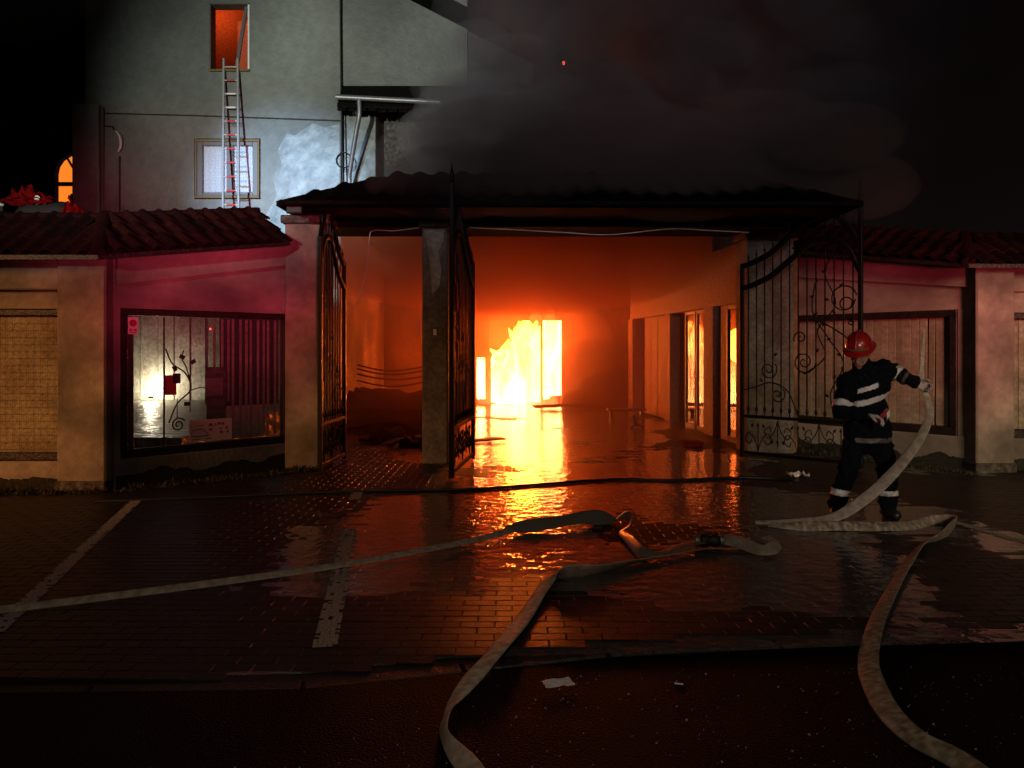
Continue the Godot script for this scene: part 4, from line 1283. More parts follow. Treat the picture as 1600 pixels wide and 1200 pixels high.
func make_yard() -> void:
	var Z := -22.7
	# back building with its burning doorway
	var b := thing("back_building", "smoke-stained building at the end of the yard, burning inside its doorway", "building", Vector3(0, 0, Z))
	obj("wall", bb(Vector3(-7, 0, -0.3), Vector3(-1.02, 6, 0)), M.yard_wall, b)
	obj("wall", bb(Vector3(-1.02, 1.35, -0.3), Vector3(-0.64, 6, 0)), M.yard_wall, b)
	obj("sill_wall", bb(Vector3(-1.02, 0, -0.3), Vector3(-0.78, 0.14, -0.002)), M.yard_wall, b)
	obj("wall", bb(Vector3(-0.78, 0, -0.3), Vector3(-0.64, 1.35, 0)), M.yard_wall, b)
	obj("wall", bb(Vector3(-0.64, 2.42, -0.3), Vector3(1.46, 6, 0)), M.yard_wall, b)
	obj("wall", bb(Vector3(1.46, 0, -0.3), Vector3(4.4, 6, 0)), M.yard_wall, b)
	obj("mullion", bb(Vector3(0.82, 0, -0.22), Vector3(0.9, 2.42, -0.1), 0.008), M.charred, b)
	obj("door_frame", bb(Vector3(1.42, 0, -0.04), Vector3(1.5, 2.5, 0.06), 0.008), M.yard_trim, b)
	obj("door_frame", bb(Vector3(-0.66, 0, -0.02), Vector3(-0.6, 1.35, 0.05), 0.008), M.charred, b)
	obj("door_head", bb(Vector3(-0.6, 2.42, -0.02), Vector3(1.42, 2.5, 0.05), 0.008), M.charred, b)
	obj("door_leaf", bx(Vector3(1.15, 0.08, -0.16), Vector3(0.5, 0.12, 0.04), 0.01), M.charred, b)
	obj("inner_wall", bb(Vector3(-2.2, 0, -4.2), Vector3(2.6, 3.0, -4.1)), M.yard_wall, b)
	obj("inner_wall", bb(Vector3(-2.3, 0, -4.2), Vector3(-2.2, 3.0, -0.3)), M.yard_wall, b)
	obj("inner_wall", bb(Vector3(2.6, 0, -4.2), Vector3(2.7, 3.0, -0.3)), M.yard_wall, b)
	obj("inner_ceiling", bb(Vector3(-2.3, 3.0, -4.2), Vector3(2.7, 3.1, -0.3)), M.charred, b)
	obj("inner_floor", bb(Vector3(-2.3, -0.1, -4.2), Vector3(2.7, 0.01, 0.0)), M.charred, b)
	var f := thing("fire", "white-hot fire filling the doorway at the end of the yard", "fire", Vector3(0, 0.02, Z))
	for i in 14:
		flame(f, Vector3(-0.5 + i * 0.1, 0, -0.4 - rng.randf() * 0.5), rng.randf_range(0.26, 0.36), 1.25 + 1.15 * smoothstep(0.0, 9.0, i) + rng.randf_range(-0.1, 0.25))
	for i in 8:
		flame(f, Vector3(-0.5 + i * 0.18, 0, -1.3 - rng.randf() * 0.5), rng.randf_range(0.4, 0.5), 1.5 + 0.8 * smoothstep(0.0, 6.0, i) + rng.randf_range(-0.1, 0.2))
	for i in 6:
		flame(f, Vector3(0.96 + i * 0.085, 0.2, -0.45 - rng.randf() * 0.3), 0.19, rng.randf_range(2.5, 3.0))
	for i in 4:
		flame(f, Vector3(-1.1 + i * 0.12, 0.1, -0.5), 0.16, rng.randf_range(1.2, 1.6))
	for i in 5:
		flame(f, Vector3(-0.35 + i * 0.2, 0, 0.12 + rng.randf() * 0.2), rng.randf_range(0.13, 0.2), 0.4 + 0.32 * i + rng.randf_range(-0.1, 0.15))
	for i in 9:
		flame(f, Vector3(-0.6 + i * 0.2, 0, 0.3 + 0.03 * i), rng.randf_range(0.3, 0.5), 1.1 + 0.26 * mini(i, 6) + rng.randf() * 0.4, "flame_veil", "flame_veil", 0.1)
	lamp_omni("fire_light", Vector3(0.3, 1.7, Z + 1.3), Color(1.0, 0.14, 0.011), 34.0, 0.5)
	lamp_omni("fire_light_low", Vector3(-0.1, 0.65, Z + 0.5), Color(1.0, 0.17, 0.016), 9.0, 0.4)
	# right wing with its doors
	var A := Vector3(3.896, 0, -12.3)
	var B := along(Vector3(-0.094, 0, -0.9956))
	var wg := thing("shop_wing", "right-hand wing of the yard with glazed doors mirroring the fire", "building", A, B)
	var dep := func(d: float) -> float: return (d - 12.3) / 0.9956
	var cuts := [12.3, 13.73, 14.0, 14.33, 14.85, 16.2, 17.14, 17.62, 19.38, 20.2, 20.67]
	obj("upper_wall", bb(Vector3(-0.2, 2.37, 0), Vector3(dep.call(20.67), 3.38, 0.3)), M.yard_trim, wg)
	for q in [[14.33, 14.85, 0.05], [17.14, 17.62, 0.0], [20.2, 20.67, 0.06], [13.72, 14.02, 0.02]]:
		obj("pilaster", bb(Vector3(dep.call(q[0]), 0, -q[2]), Vector3(dep.call(q[1]), 2.37, 0.3), 0.01), M.yard_trim, wg)
	for q in [[19.38, 20.2], [16.2, 17.14], [14.02, 14.33]]:
		obj("recess", bb(Vector3(dep.call(q[0]), 0, 0.22), Vector3(dep.call(q[1]), 2.37, 0.3)), M.charred, wg)  # near-black backs stand in for the dark inside of the doorways
	for i in 3:
		var s0: float = lerpf(dep.call(17.62), dep.call(19.38), i / 3.0)
		obj("door_panel", bb(Vector3(s0 + 0.01, 0.03, 0.03 + 0.004 * i), Vector3(s0 + 0.575, 2.36, 0.09), 0.012), M.yard_trim, wg)
	for q in [[dep.call(14.85), dep.call(15.5)], [dep.call(15.55), dep.call(16.2)], [0.0, dep.call(13.7)]]:
		var dr := obj("door" if q[0] > 1.0 else "shop_window", bb(Vector3(q[0], 0.0, 0.03), Vector3(q[0] + 0.06, 2.36, 0.09), 0.008), M.window_frame, wg, Transform3D(Basis.IDENTITY, Vector3(0, 0, 0.0 if q[0] > 1.0 else -0.065)))
		obj("stile", bb(Vector3(q[1] - 0.06, 0.0, 0.03), Vector3(q[1], 2.36, 0.09), 0.008), M.window_frame, dr)
		obj("rail", bb(Vector3(q[0] + 0.06, 2.28, 0.032), Vector3(q[1] - 0.06, 2.36, 0.088), 0.008), M.window_frame, dr)
		obj("rail", bb(Vector3(q[0] + 0.06, 0.0, 0.032), Vector3(q[1] - 0.06, 0.1, 0.088), 0.008), M.window_frame, dr)
		obj("pane", bx(Vector3.ZERO, Vector3(q[1] - q[0] - 0.12, 2.18, 0.01)), M.tinted_glass, dr, Transform3D(Basis(Vector3.UP, 0.0 if q[0] > 1.0 else -0.04), Vector3((q[0] + q[1]) * 0.5, 1.19, 0.06 if q[0] > 1.0 else 0.038)))
		if q[0] > 1.0:
			obj("handle", MB.new().bar(Vector3(q[1] - 0.03 if q[0] < dep.call(15.0) else q[0] + 0.03, 1.05, 0.0), Vector3(q[1] - 0.16 if q[0] < dep.call(15.0) else q[0] + 0.16, 1.05, 0.0), 0.012), M.steel, dr)
	obj("back_wall", bb(Vector3(-0.2, 0, 0.301), Vector3(dep.call(20.67), 3.38, 0.5)), M.yard_wall, wg)
	obj("upper_wall", bb(Vector3(2.2, 3.38, 0), Vector3(dep.call(20.67), 4.6, 0.3)), M.yard_trim, wg)
	# collapsed tarpaulins and rubble at the left
	var tp := thing("collapsed_tarp", "sagging scorched tarpaulin in folds over rubble beyond the small gate", "tarpaulin", Vector3(-3.6, 0, -17.5))
	var tn := FastNoiseLite.new()
	tn.seed = 12
	tn.frequency = 0.6
	var rows := []
	for i in 26:
		var r := PackedVector3Array()
		for j in 22:
			var x := j / 21.0 * 2.9 - 0.4
			var z := 2.6 - i / 25.0 * 4.4
			var y := 0.08 + 0.40 * smoothstep(0.0, 1.0, i / 25.0) + 0.09 * sin(i * 1.25 + x * 1.6) + 0.12 * tn.get_noise_2d(x * 2.0, z * 2.0) + 0.16 * (x - 1.1) * (x - 1.1) * i / 25.0
			r.append(Vector3(x, maxf(y, 0.03), z))
		rows.append(r)
	obj("sheet", MB.new().skin(rows, false), M.charred, tp)
	for i in 4:
		var y := 0.72 + 0.13 * i + rng.randf() * 0.06
		obj("fold", MB.new().tube(curve([Vector3(-0.5, y + 0.2, -1.3 - i * 0.05), Vector3(0.5, y - 0.06 + rng.randf() * 0.1, -1.2), Vector3(1.3, y + rng.randf() * 0.08, -1.25), Vector3(2.6, y + 0.35, -1.5)]), 0.02, 5), M.charred, tp)
	var rb := thing("rubble_heap", "low strewn heap of charred rubble on the ground beyond the small gate", "rubble")
	for i in 46:
		var p := Vector3(rng.randf_range(-3.2, -1.0), 0.05, rng.randf_range(-16.2, -12.8))
		var s := Vector3(rng.randf_range(0.08, 0.3), rng.randf_range(0.04, 0.14), rng.randf_range(0.08, 0.25))
		obj("rubble_piece", bx(Vector3.ZERO, s, 0.015, Basis.from_euler(Vector3(rng.randf_range(-0.4, 0.4), rng.randf() * 6.0, rng.randf_range(-0.4, 0.4)))), M.charred if i % 3 else M.old_concrete, rb, Transform3D(Basis.IDENTITY, p))
	# burnt heap beside the doorway
	var bh := obj("burnt_heap", MB.new().nets([[Vector3(1.7, 0.1, -22.0), Vector3(3.0, 0.15, -21.8), 0.3, 0.45], [Vector3(2.2, 0.5, -22.2), Vector3(3.0, 0.7, -22.2), 0.3, 0.4]], 0.07, 0.2, null, tn, 0.08), M.charred)
	tag(bh, "black burnt heap against the wall right of the fire", "heap")
	var dbs := obj("fallen_sheet", MB.new().skin([PackedVector3Array([Vector3(-1.0, 0.05, 0.2), Vector3(0, 0.1, 0.15), Vector3(1.2, 0.04, 0.1)]), PackedVector3Array([Vector3(-1.1, 0.12, -0.1), Vector3(0, 0.16, -0.15), Vector3(1.4, 0.1, -0.2)]), PackedVector3Array([Vector3(-1.0, 0.04, -0.4), Vector3(0, 0.06, -0.4), Vector3(1.2, 0.03, -0.4)])], false), M.charred, null, Transform3D(Basis.IDENTITY, Vector3(1.6, 0, -20.6)))
	tag(dbs, "low buckled sheet lying on the wet floor before the fire", "sheet")
	var tb := thing("low_table", "low plank table with one leg standing near the right wing", "table", Vector3(2.7, 0, -18.6))
	obj("top", bx(Vector3(0, 0.16, 0), Vector3(0.9, 0.04, 0.4), 0.008), M.dark_wood, tb)
	for s in [-1.0, 1.0]:
		obj("leg", bx(Vector3(s * 0.36, 0.07, 0), Vector3(0.06, 0.14, 0.3), 0.008), M.dark_wood, tb)
	var st := thing("fallen_stand", "small dark splayed stand on the floor by the low table", "stand", Vector3(2.5, 0, -15.9))
	obj("post", MB.new().bar(Vector3(0, 0.05, 0), Vector3(-0.04, 0.26, 0), 0.03), M.black, st)
	for a in [0.3, 2.4, 4.4]:
		obj("foot", MB.new().bar(Vector3(0, 0.09, 0), Vector3(cos(a) * 0.16, 0.015, sin(a) * 0.16), 0.018), M.black, st)
	var ry := thing("red_tray", "red plastic tray on the wet floor before the glazed doors", "tray", Vector3(2.95, 0, -12.9))
	obj("base", bx(Vector3(0, 0.03, 0), Vector3(0.3, 0.05, 0.2), 0.012), M.red_cloth, ry)
	obj("rim", bx(Vector3(0, 0.075, 0), Vector3(0.34, 0.03, 0.24), 0.01), M.red_cloth, ry)
	var pl := obj("fallen_board", bx(Vector3(-0.5, 0.03, -13.6), Vector3(0.75, 0.025, 0.3), 0.008, Basis(Vector3.UP, 0.25) * Basis(Vector3.BACK, 0.04)), M.dark_wood)
	tag(pl, "dark board lying on the wet floor just behind the middle gate leaf", "board")

# ---------------------------------------------------------------- hoses and litter
func hose(called: String, label: String, pts: Array, twist: Array, size: Array, m: Material, per := 7) -> Node3D:
	var c := curve(pts, per)
	return tag(obj(called, MB.new().sweep(c, MB.oval(0.050, 0.009, 12), Vector3.ZERO, spread(twist, c.size()), spread(size, c.size())), m), label, "hose") as Node3D

func make_hoses() -> void:
	hose("fire_hose", "flat pale fire hose running from the left edge towards the fire", [Vector3(-3.45, 0.03, -4.61), Vector3(-3.08, 0.03, -4.74), Vector3(-2.52, 0.03, -5.01), Vector3(-1.91, 0.03, -5.33), Vector3(-1.21, 0.03, -5.74), Vector3(-0.61, 0.03, -6.21), Vector3(-0.21, 0.03, -6.56), Vector3(0.0, 0.04, -6.8)], [0.5, 0.45, 0.5, 0.4, 0.45, 0.5], [0.66, 0.68, 0.66, 0.7], M.hose)
	hose("fire_hose", "dark length of hose lying twisted in the firelight", [Vector3(-0.05, 0.04, -6.78), Vector3(0.1, 0.05, -6.86), Vector3(0.34, 0.06, -6.97), Vector3(0.64, 0.07, -7.13), Vector3(0.85, 0.05, -7.2), Vector3(0.96, 0.03, -7.24)], [0.5, 0.9, 0.7, 1.1, 0.8], [0.8, 1.3, 1.2, 1.5, 0.4], M.hose_dark)
	hose("fire_hose", "kinked end of hose looping up to its coupling", [Vector3(0.95, 0.03, -7.24), Vector3(1.0, 0.09, -7.14), Vector3(1.05, 0.12, -6.95), Vector3(1.01, 0.07, -6.8), Vector3(0.94, 0.03, -6.75), Vector3(0.96, 0.04, -6.44), Vector3(1.0, 0.04, -6.06), Vector3(1.14, 0.04, -6.0), Vector3(1.35, 0.05, -6.2), Vector3(1.52, 0.05, -6.32)], [0.4, 1.2, 0.7, 1.0, 0.4, 0.4], [0.6, 0.8, 0.6, 0.9, 1.1, 1.0], M.hose_dark)
	var cp := thing("hose_coupling", "black hose coupling joining the hose ends on the wet paving", "coupling", Vector3(1.59, 0.055, -6.34))
	var tb := Basis(Vector3.BACK, PI / 2)
	obj("body", MB.new().lathe([[0.0, -0.075], [0.045, -0.075], [0.05, -0.06], [0.05, -0.02], [0.042, -0.018], [0.042, 0.018], [0.05, 0.02], [0.05, 0.06], [0.045, 0.075], [0.0, 0.075]], 18, Vector3.ZERO, tb), M.black, cp)
	for s in [-1.0, 1.0]:
		obj("collar", MB.new().lathe([[0.04, -0.02], [0.046, -0.018], [0.046, 0.018], [0.04, 0.02]], 18, Vector3(s * 0.1, 0, 0), tb), M.steel, cp)
		obj("lug", bx(Vector3(s * 0.04, 0.05, 0.0), Vector3(0.03, 0.03, 0.04), 0.006), M.black, cp)
	hose("fire_hose", "pale folded hose end beyond the black coupling", [Vector3(1.69, 0.06, -6.34), Vector3(1.76, 0.065, -6.3), Vector3(1.84, 0.06, -6.18), Vector3(1.91, 0.05, -6.06), Vector3(2.0, 0.06, -6.06), Vector3(2.06, 0.08, -6.18), Vector3(2.03, 0.09, -6.3)], [0.6, 0.8, 0.5, 0.7, 0.3], [0.95, 1.1, 1.1, 1.1, 1.05], M.hose)
	hose("fire_hose", "long twisted hose winding from the coupling down to the near edge", [Vector3(2.0, 0.03, -6.3), Vector3(1.78, 0.02, -6.22), Vector3(1.57, 0.02, -6.22), Vector3(1.42, 0.03, -6.13), Vector3(0.95, 0.03, -5.84), Vector3(0.59, 0.03, -5.58), Vector3(0.32, 0.05, -5.43), Vector3(0.21, 0.03, -5.18), Vector3(0.08, 0.02, -4.66), Vector3(-0.07, 0.03, -4.13), Vector3(-0.2, 0.01, -3.77), Vector3(-0.27, 0.0, -3.53), Vector3(-0.29, 0.0, -3.35), Vector3(-0.26, 0.0, -3.19), Vector3(-0.15, 0.0, -2.98), Vector3(0.0, 0.0, -2.61)], [0.2, 0.2, 0.3, 0.3, 0.9, 1.1, 0.2, 0.1, 0.2, 0.0, 1.0, 1.2, 0.5, 0.3], [0.6, 0.7, 0.7, 0.8, 0.9, 1.4, 1.0, 0.9, 1.1, 1.1, 0.7, 0.9, 0.7, 0.9, 0.9], M.hose, 8)
	hose("fire_hose", "broad tan hose snaking past the firefighter to the lower right corner", [Vector3(2.3, 0.02, -7.07), Vector3(2.49, 0.03, -6.97), Vector3(2.82, 0.04, -6.94), Vector3(3.2, 0.04, -6.92), Vector3(3.52, 0.03, -6.99), Vector3(3.82, 0.03, -7.17), Vector3(3.98, 0.04, -7.1), Vector3(3.8, 0.05, -6.82), Vector3(3.56, 0.05, -6.54), Vector3(3.27, 0.03, -6.29), Vector3(2.86, 0.02, -5.72), Vector3(2.42, 0.02, -5.05), Vector3(2.09, 0.02, -4.52), Vector3(1.85, -0.01, -4.09), Vector3(1.73, 0.0, -3.77), Vector3(1.66, 0.0, -3.47), Vector3(1.66, 0.0, -3.24), Vector3(1.73, 0.0, -3.08), Vector3(1.77, 0.0, -2.86), Vector3(1.85, 0.0, -2.6)], [0.4, 0.7, 0.6, 0.7, 1.1, 1.2, 0.6, 0.3, 0.1, 0.1, 0.1, 0.2, 0.3, 0.5], [0.5, 1.1, 1.1, 1.0, 1.3, 1.4, 1.1, 1.0, 1.0, 1.1, 1.1, 1.0, 1.0, 0.7], M.hose_brown, 8)
	hose("fire_hose", "hose hauled off the ground by the firefighter's outstretched hand", [Vector3(2.2, 0.03, -7.12), Vector3(2.55, 0.04, -7.1), Vector3(2.88, 0.1, -7.02), Vector3(3.16, 0.3, -6.97), Vector3(3.41, 0.52, -7.0), Vector3(3.69, 0.76, -7.15), Vector3(3.87, 0.98, -7.3), Vector3(3.93, 1.12, -7.44), Vector3(3.925, 1.24, -7.53), Vector3(3.945, 1.36, -7.58), Vector3(3.97, 1.58, -7.6), Vector3(3.985, 1.8, -7.6)], [0.4, 0.6, 0.8, 0.7, 0.6, 0.9, 1.1, 1.3, 1.4], [0.5, 0.8, 1.1, 1.15, 0.95, 0.7, 0.55, 0.5, 0.4, 0.16], M.hose, 8)
	var cb := obj("ground_cable", MB.new().tube(curve([Vector3(-4.32, 0.015, -8.17), Vector3(-3.76, 0.015, -8.27), Vector3(-2.77, 0.015, -8.52), Vector3(-1.71, 0.015, -8.75), Vector3(-0.43, 0.015, -8.9), Vector3(0.38, 0.015, -9.24), Vector3(1.24, 0.015, -9.55), Vector3(1.93, 0.015, -9.51), Vector3(2.84, 0.015, -9.69), Vector3(3.4, 0.015, -9.51)]), 0.016, 7), M.rubber)
	tag(cb, "long black cable lying across the wet paving before the gateway", "cable")
	var pn := FastNoiseLite.new()
	pn.seed = 4
	pn.frequency = 3.0
	for q in [["crumpled_paper", "crumpled white paper on the dark paving left of the firefighter", Vector3(3.55, 0.0, -9.8), 0.16, M.white_paint], ["plastic_wrapper", "thin clear wrapper on the dark road in the foreground", Vector3(0.22, -0.019, -3.78), 0.09, M.sheen_curtain]]:
		var rows := []
		for i in 7:
			var r := PackedVector3Array()
			for j in 8:
				r.append(Vector3((j / 7.0 - 0.5) * q[3] * 1.6, 0.012 + q[3] * 0.5 * absf(pn.get_noise_2d(i * 0.31, j * 0.37)) * (1.6 if q[3] > 0.1 else 0.5), (i / 6.0 - 0.5) * q[3]) + Vector3(pn.get_noise_2d(i, j + 9.0), 0, pn.get_noise_2d(i + 9.0, j)) * q[3] * 0.25)
			rows.append(r)
		tag(obj(q[0], MB.new().skin(rows, false), q[4], null, Transform3D(Basis(Vector3.UP, 0.3), q[2])), q[1], "litter")
	var cg := obj("cigarette_end", MB.new().bar(Vector3(0.785, -0.015, -3.8), Vector3(0.825, -0.015, -3.79), 0.004, 8), M.white_paint)
	tag(cg, "tiny white stub on the dark road below the hoses", "litter")
	# weeds and dirt along the foot of the walls
	var wd := MultiMesh.new()
	wd.transform_format = MultiMesh.TRANSFORM_3D
	var bl := MB.new()
	bl.face([Vector3(-0.006, 0, 0), Vector3(0.006, 0, 0), Vector3(0.004, 0.06, 0.01), Vector3(-0.004, 0.06, 0.01)], Vector3.BACK)
	bl.face([Vector3(-0.004, 0.06, 0.01), Vector3(0.004, 0.06, 0.01), Vector3(0.001, 0.11, 0.04)], Vector3.BACK)
	wd.mesh = bl.mesh()
	wd.instance_count = 2600
	for i in 2600:
		var t := rng.randf()
		var p: Vector3
		if i < 700:
			p = Vector3(-5.6 + t * 1.1, 0, -8.8).lerp(Vector3(-5.6 + t * 1.1, 0, -8.6), rng.randf())
		elif i < 1700:
			p = Vector3(-4.5, 0, -8.85).lerp(Vector3(-2.7, 0, -10.5), t) + Vector3(0.06, 0, 0.06) * rng.randf_range(0.5, 3.0)
		else:
			p = Vector3(4.4, 0, -12.5).lerp(Vector3(6.0, 0, -10.1), t) + Vector3(-0.06, 0, 0.05) * rng.randf_range(0.5, 3.0)
		var k := rng.randf_range(0.3, 0.8) * (0.3 + absf(pn.get_noise_2d(p.x * 0.5, p.z * 0.5)) * 2.0)
		wd.set_instance_transform(i, Transform3D(Basis.from_euler(Vector3(rng.randf_range(-0.4, 0.4), rng.randf() * 6.3, rng.randf_range(-0.4, 0.4))) * Basis.from_scale(Vector3(1.5, k, 1.5)), p))
	var wi := MultiMeshInstance3D.new()
	wi.name = "weeds"
	wi.multimesh = wd
	wi.material_override = mat("weed", Color(0.03, 0.032, 0.015), 0.7)
	add_child(wi)
	tag(wi, "dark weeds and moss along the foot of the boundary walls", "weeds", "", "stuff")

# ---------------------------------------------------------------- the firefighter
func fingers(list: Array, wrist: Vector3, fwd: Vector3, pn: Vector3, thumb: Vector3, curl: float) -> void:
	# wrist, direction of the fingers, direction the palm faces, direction of the thumb side
	fwd = fwd.normalized()
	thumb = (thumb - fwd * thumb.dot(fwd)).normalized()
	pn = (pn - fwd * pn.dot(fwd) - thumb * pn.dot(thumb)).normalized()
	list.append([wrist - fwd * 0.06, wrist, 0.03, 0.027])
	for i in 4:
		var s := (1.5 - i) * 0.021
		var kn: Vector3 = wrist + fwd * (0.088 - 0.006 * absf(i - 1.0)) + thumb * s
		list.append([wrist + fwd * 0.01 + thumb * s * 0.7, kn, 0.017, 0.0135])
		var d := fwd
		var p := kn
		var ln: float = [0.041, 0.045, 0.041, 0.033][i]
		for j in 3:
			d = d.rotated(thumb, -curl * (0.8 if j == 0 else 1.0) * signf(d.rotated(thumb, -0.1).dot(pn) - d.dot(pn)))
			var e: Vector3 = p + d * ln * [1.0, 0.72, 0.55][j]
			list.append([p, e, 0.0115 - 0.0012 * j, 0.0105 - 0.0012 * j])
			p = e
	var b := wrist + fwd * 0.022 + thumb * 0.024
	var t1 := b + (thumb * 0.75 + fwd * 0.55 + pn * 0.45).normalized() * 0.04
	var t2 := t1 + (thumb * 0.3 + fwd * 0.75 + pn * 0.65).normalized() * 0.034
	var t3 := t2 + (fwd * 0.8 + pn * 0.7 - thumb * 0.1).normalized() * 0.026
	list.append([b, t1, 0.017, 0.0145])
	list.append([t1, t2, 0.0135, 0.012])
	list.append([t2, t3, 0.012, 0.010])

func make_person() -> void:
	var o := thing("person", "firefighter in dark gear and red helmet, stooping and hauling a pale hose", "person", Vector3(3.38, 0, -7.5))
	# joints, relative to the ground between the feet
	var pel := Vector3(0.0, 0.93, 0.0)
	var chest := Vector3(-0.01, 1.26, 0.03)
	var shl := Vector3(0.15, 1.395, 0.0)
	var shr := Vector3(-0.2, 1.275, 0.05)
	var neck := Vector3(-0.03, 1.42, 0.02)
	var hc := Vector3(-0.10, 1.555, 0.07)
	var ell := Vector3(0.35, 1.375, -0.2)
	var hal := Vector3(0.505, 1.265, -0.04)
	var elr := Vector3(-0.30, 1.03, 0.12)
	var har := Vector3(-0.13, 0.985, 0.315)
	var hir := Vector3(-0.1, 0.9, 0.0)
	var hil := Vector3(0.1, 0.9, 0.0)
	var knr := Vector3(-0.19, 0.49, 0.06)
	var knl := Vector3(0.16, 0.49, 0.07)
	var anr := Vector3(-0.26, 0.1, -0.06)
	var anl := Vector3(0.19, 0.1, 0.02)
	var F := Vector3(-0.5, -0.5, 0.7).normalized()
	var R := Vector3.UP.cross(F).normalized()
	var hb := Basis(R, F.cross(R), F)
	var at := func(p: Vector3) -> Vector3: return hc + hb * p
	# body: one continuous figure; finer grids for the head and the hands join it
	var body := MB.new()
	var skin := Color(0.34, 0.17, 0.11)
	var under := Color(0.03, 0.03, 0.035)
	var glove := Color(0.42, 0.36, 0.33)
	var torso := [[pel + Vector3(-0.07, 0, 0), pel + Vector3(0.07, 0, 0), 0.115, 0.115], [pel, chest, 0.12, 0.14], [chest + Vector3(-0.07, -0.03, 0), chest + Vector3(0.07, 0.03, 0), 0.12, 0.12], [shr, shl, 0.07, 0.07], [chest, neck, 0.11, 0.062], [neck, hc + hb * Vector3(0, -0.06, -0.03), 0.06, 0.056]]
	var limbs := [[shl, ell, 0.055, 0.043], [ell, hal, 0.043, 0.03], [shr, elr, 0.055, 0.043], [elr, har, 0.043, 0.03], [hir, knr, 0.085, 0.055], [knr, anr, 0.055, 0.04], [hil, knl, 0.085, 0.055], [knl, anl, 0.055, 0.04]]
	body.nets(torso + limbs, 0.015, 0.04, func(p): return under if p.y < 1.45 else skin)
	var face := [[Vector3(0, 0.035, -0.035), Vector3(0, 0.03, 0.025), 0.083, 0.08], [Vector3(0, -0.02, 0.03), Vector3(0, -0.06, 0.05), 0.066, 0.044], [Vector3(0, -0.085, 0.065), Vector3(0, -0.1, 0.078), 0.034, 0.024], [Vector3(0, 0.005, 0.094), Vector3(0, -0.035, 0.116), 0.011, 0.015], [Vector3(-0.015, -0.04, 0.1), Vector3(0.015, -0.04, 0.1), 0.009, 0.009], [Vector3(-0.045, 0.022, 0.08), Vector3(0.045, 0.022, 0.08), 0.013, 0.013], [Vector3(-0.022, -0.068, 0.092), Vector3(0.022, -0.068, 0.092), 0.008, 0.008], [Vector3(-0.02, -0.08, 0.088), Vector3(0.02, -0.08, 0.088), 0.008, 0.008], [Vector3(-0.05, -0.025, 0.06), Vector3(-0.04, -0.035, 0.07), 0.02, 0.018], [Vector3(0.05, -0.025, 0.06), Vector3(0.04, -0.035, 0.07), 0.02, 0.018], [Vector3(-0.083, 0.01, -0.005), Vector3(-0.08, -0.03, 0.0), 0.016, 0.011], [Vector3(0.083, 0.01, -0.005), Vector3(0.08, -0.03, 0.0), 0.016, 0.011], [Vector3(0, -0.05, -0.02), Vector3(0, -0.15, -0.05), 0.058, 0.056], [Vector3(-0.032, 0.0, 0.083), Vector3(-0.032, 0.0, 0.084), 0.012, 0.012], [Vector3(0.032, 0.0, 0.083), Vector3(0.032, 0.0, 0.084), 0.012, 0.012]]
	var hw := []
	for b in face:
		hw.append([at.call(b[0]), at.call(b[1]), b[2], b[3]])
	body.nets(hw, 0.0055, 0.014, func(p):
		var q: Vector3 = hb.inverse() * (p - hc)
		if q.z > 0.075 and absf(q.y - 0.0) < 0.008 and absf(absf(q.x) - 0.032) < 0.013:
			return Color(0.03, 0.02, 0.02) if absf(absf(q.x) - 0.032) < 0.006 else Color(0.6, 0.55, 0.5)
		if q.z > 0.07 and absf(q.y - 0.03) < 0.007 and absf(absf(q.x) - 0.034) < 0.022:
			return Color(0.06, 0.035, 0.025)
		if q.z > 0.08 and absf(q.y + 0.074) < 0.011 and absf(q.x) < 0.026:
			return Color(0.32, 0.12, 0.09)
		if q.y > 0.06 or (q.z < -0.02 and q.y > -0.05):
			return Color(0.03, 0.02, 0.015)
		return skin)
	var h1 := []
	fingers(h1, hal, Vector3(0.7, -0.35, 0.55), Vector3(0.3, 0.1, 0.9), Vector3(0.1, 0.95, -0.1), 0.85)
	body.nets(h1, 0.0042, 0.007, func(_p): return glove)
	var h2 := []
	fingers(h2, har, Vector3(0.75, -0.1, 0.6), Vector3(0.3, -0.9, 0.2), Vector3(-0.4, 0.4, 0.8), 0.6)
	body.nets(h2, 0.0042, 0.007, func(_p): return glove)
	obj("body", body, M.skin, o)
	# jacket
	var cr := FastNoiseLite.new()
	cr.seed = 8
	cr.frequency = 9.0
	cr.fractal_octaves = 2
	var jk := MB.new()
	var hem := Vector3(0.005, 0.74, 0.0)
	jk.nets([[hem + Vector3(-0.07, 0, 0.0), hem + Vector3(0.07, 0, 0.0), 0.145, 0.145], [hem + Vector3(0, 0.05, 0), pel + Vector3(0, 0.1, 0.01), 0.155, 0.148], [pel + Vector3(-0.06, 0.08, 0), pel + Vector3(0.06, 0.08, 0), 0.138, 0.138], [pel, chest, 0.138, 0.158], [chest + Vector3(-0.08, -0.04, 0), chest + Vector3(0.08, 0.03, 0), 0.14, 0.14], [shr, shl, 0.09, 0.09], [chest, neck + Vector3(0, -0.05, 0), 0.13, 0.085], [neck + Vector3(0, -0.05, -0.01), neck + Vector3(0.0, 0.01, -0.015), 0.082, 0.078], [shl, ell, 0.083, 0.068], [ell, ell.lerp(hal, 0.92), 0.068, 0.055], [shr, elr, 0.083, 0.07], [elr, elr.lerp(har, 0.92), 0.07, 0.056]], 0.0125, 0.05, null, cr, 0.026)
	var jo := obj("jacket", jk, M.jacket, o)
	var on_limb := func(p: Vector3, a: Vector3, b: Vector3, t0: float, t1: float, r: float) -> bool:
		var ab := b - a
		var t := (p - a).dot(ab) / ab.length_squared()
		return t > t0 and t < t1 and (p - a - ab * t).length() < r
	var tdir := (shl - shr).normalized()
